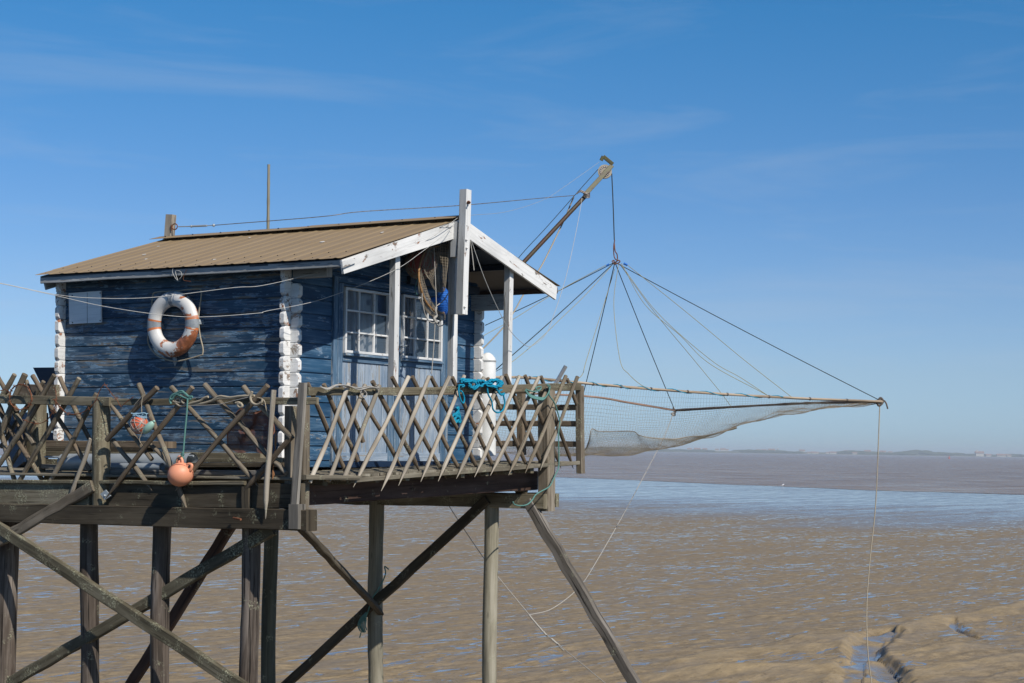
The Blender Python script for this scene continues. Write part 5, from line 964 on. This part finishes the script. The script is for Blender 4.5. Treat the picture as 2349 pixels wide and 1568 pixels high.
# ------------------------------------------------------------ things hanging in the porch
PY = .55
RL = thing('landing_net', HF(z('I', 600, 1390), PY), 'old grey hoop net with orange-wrapped rim hanging in the porch', 'net')
m = MB(); hoopP = [HF(z('I', *p), a) for p, a in (((640, 110), .35), ((500, 130), .45), ((400, 230), .55), ((335, 420), .62), ((315, 600), .64), ((345, 800), .64), ((420, 1020), .62), ((540, 1170), .58), ((650, 1230), .52), ((780, 1225), .45))]; m.tube(smooth(hoopP, 6), .0125, 8, wob=.12); m.obj('hoop', M['hoop'], RL)
def drape(L_, R_, o0, o1, amp):     # L_, R_: measured left and right outlines top to bottom
    Ls = smooth([HF(z('I', *p), o0) for p in L_], 8); Rs = smooth([HF(z('I', *p), o1) for p in R_], 8); a, b_ = alen(Ls), alen(Rs)
    return lambda u, v: samp(Ls, a, v).lerp(samp(Rs, b_, v), u)-U3*(amp*math.sin(u*15+v*3))+V3*(amp*.7*math.cos(u*22))
f1 = drape(((430, 140), (400, 250), (350, 400), (400, 590), (480, 680), (560, 800), (640, 880)), ((830, 60), (830, 200), (820, 400), (800, 600), (780, 760), (765, 850), (700, 885)), .58, .50, .02)
def hole(u, v): p = f1(u, v); return None if ((u-.72)/.16)**2+((v-.47)/.12)**2 < 1 else p
net(hole, 22, 36, .0026, 'net_bag', M['net'], RL)
f2 = drape(((310, 480), (300, 700), (330, 1000), (430, 1180), (560, 1330), (600, 1390)), ((335, 500), (400, 740), (500, 1000), (640, 1180), (770, 1230), (770, 1330)), .60, .55, .02); net(f2, 15, 38, .0026, 'net_bag', M['net'], RL)
m = MB(); m.tube(smooth([HF(z('I', *p), .66) for p in ((572, 130), (580, 350), (595, 700), (610, 1110), (605, 1300), (590, 1370), (580, 1568), (560, 1900), (530, 2250))], 6), .0065, 6); m.tube(smooth([HF(z('I', *p), .66) for p in ((805, 905), (740, 1010), (615, 1115))], 5), .0065, 6)
m.tube(smooth([HF(z('I', *p), .68) for p in ((370, 900), (380, 1060), (420, 1250), (480, 1360), (530, 1395), (580, 1400))], 5), .0065, 6); m.tube(smooth([HF(z('I', *p), .66) for p in ((600, 1395), (640, 1440), (690, 1450), (770, 1400))], 5), .0065, 6); m.tube(smooth([HF(z('I', *p), .67) for p in ((610, 1130), (600, 1200), (615, 1280), (575, 1320), (590, 1380), (620, 1390))], 4), .015, 6); m.obj('cord', M['cord'], RL)
c = HF(z('I', 350, 400), .25); R = thing('netted_buoy', c-UP*.2, 'dull red buoy in netting hanging in shade behind the hoop net', 'buoy'); m = MB(); m.ball(c, .19, .17, .19, 24, 16); m.obj('ball', M['porchfloat'], R)
m = MB()
for k in range(16):
    a = Vector((random.uniform(-1, 1), random.uniform(-1, 1), random.uniform(-.5, .5))).normalized(); b_ = a.orthogonal().normalized(); d = a.cross(b_); m.tube([c+(b_*math.cos(q_)*.192+d*math.sin(q_)*.192) for q_ in np.linspace(0, 2*PI, 26)], .005, 5)
m.obj('twine_net', M['net'], R)
m = MB(); m.tube(smooth([HF(z('I', *p), .3) for p in ((300, 640), (265, 760), (255, 850), (285, 930))], 5), .006, 6); m.obj('hanging_twine', M['teal'], R)
c = HF(z('I', 730, 1040), .45); R = thing('blue_net_bag', c-UP*.2, 'bright blue net bag stuffed behind the middle porch post', 'bag')
m = MB(); m.ball(c, .085, .08, .165, 18, 12); m.ball(HF(z('I', 600, 1010), .5), .07, .04, .035, 12, 8); m.ball(HF(z('I', 715, 920), .45), .045, .04, .06, 12, 8); m.obj('bag', M['netblue'], R)
m = MB(); 
for k in range(18):
    th = PI*(k+.5)/18; m.tube([c+Vector((.088*math.sin(th)*math.cos(q_), .083*math.sin(th)*math.sin(q_), .168*math.cos(th)+.006*math.sin(q_*9))) for q_ in np.linspace(0, 2*PI, 22)], .003, 4)
m.obj('twine', M['netblue'], R)
# timber in the porch: tie beam and rafters seen under the right slope
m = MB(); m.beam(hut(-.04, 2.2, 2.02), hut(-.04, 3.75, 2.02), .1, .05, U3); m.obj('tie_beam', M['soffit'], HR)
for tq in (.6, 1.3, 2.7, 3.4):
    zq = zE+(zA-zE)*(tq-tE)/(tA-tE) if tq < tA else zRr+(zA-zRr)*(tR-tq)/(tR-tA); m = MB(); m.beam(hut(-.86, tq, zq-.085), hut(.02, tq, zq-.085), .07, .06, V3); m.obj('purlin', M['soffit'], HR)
# ------------------------------------------------------------ air
m = MB(); bx = [(-15000, -400, -3.6), (15000, -400, -3.6), (15000, 15500, -3.6), (-15000, 15500, -3.6)]; P = [Vector(p) for p in bx]; Q_ = [Vector((p.x, p.y, 42)) for p in P]
m.add(P+Q_, [(3, 2, 1, 0), (4, 5, 6, 7), (0, 1, 5, 4), (1, 2, 6, 5), (2, 3, 7, 6), (3, 0, 4, 7)], [[(0, 0)]*4]*6)
hm = bpy.data.materials.new('air'); hm.use_nodes = True; t = hm.node_tree; t.nodes.remove(t.nodes['Principled BSDF']); pv = t.nodes.new('ShaderNodeVolumePrincipled'); pv.inputs['Density'].default_value = .00010; pv.inputs['Color'].default_value = (.80, .90, 1, 1); pv.inputs['Anisotropy'].default_value = .0
t.links.new(pv.outputs[0], t.nodes['Material Output'].inputs['Volume']); tag(m.obj('haze', hm), kind='stuff')
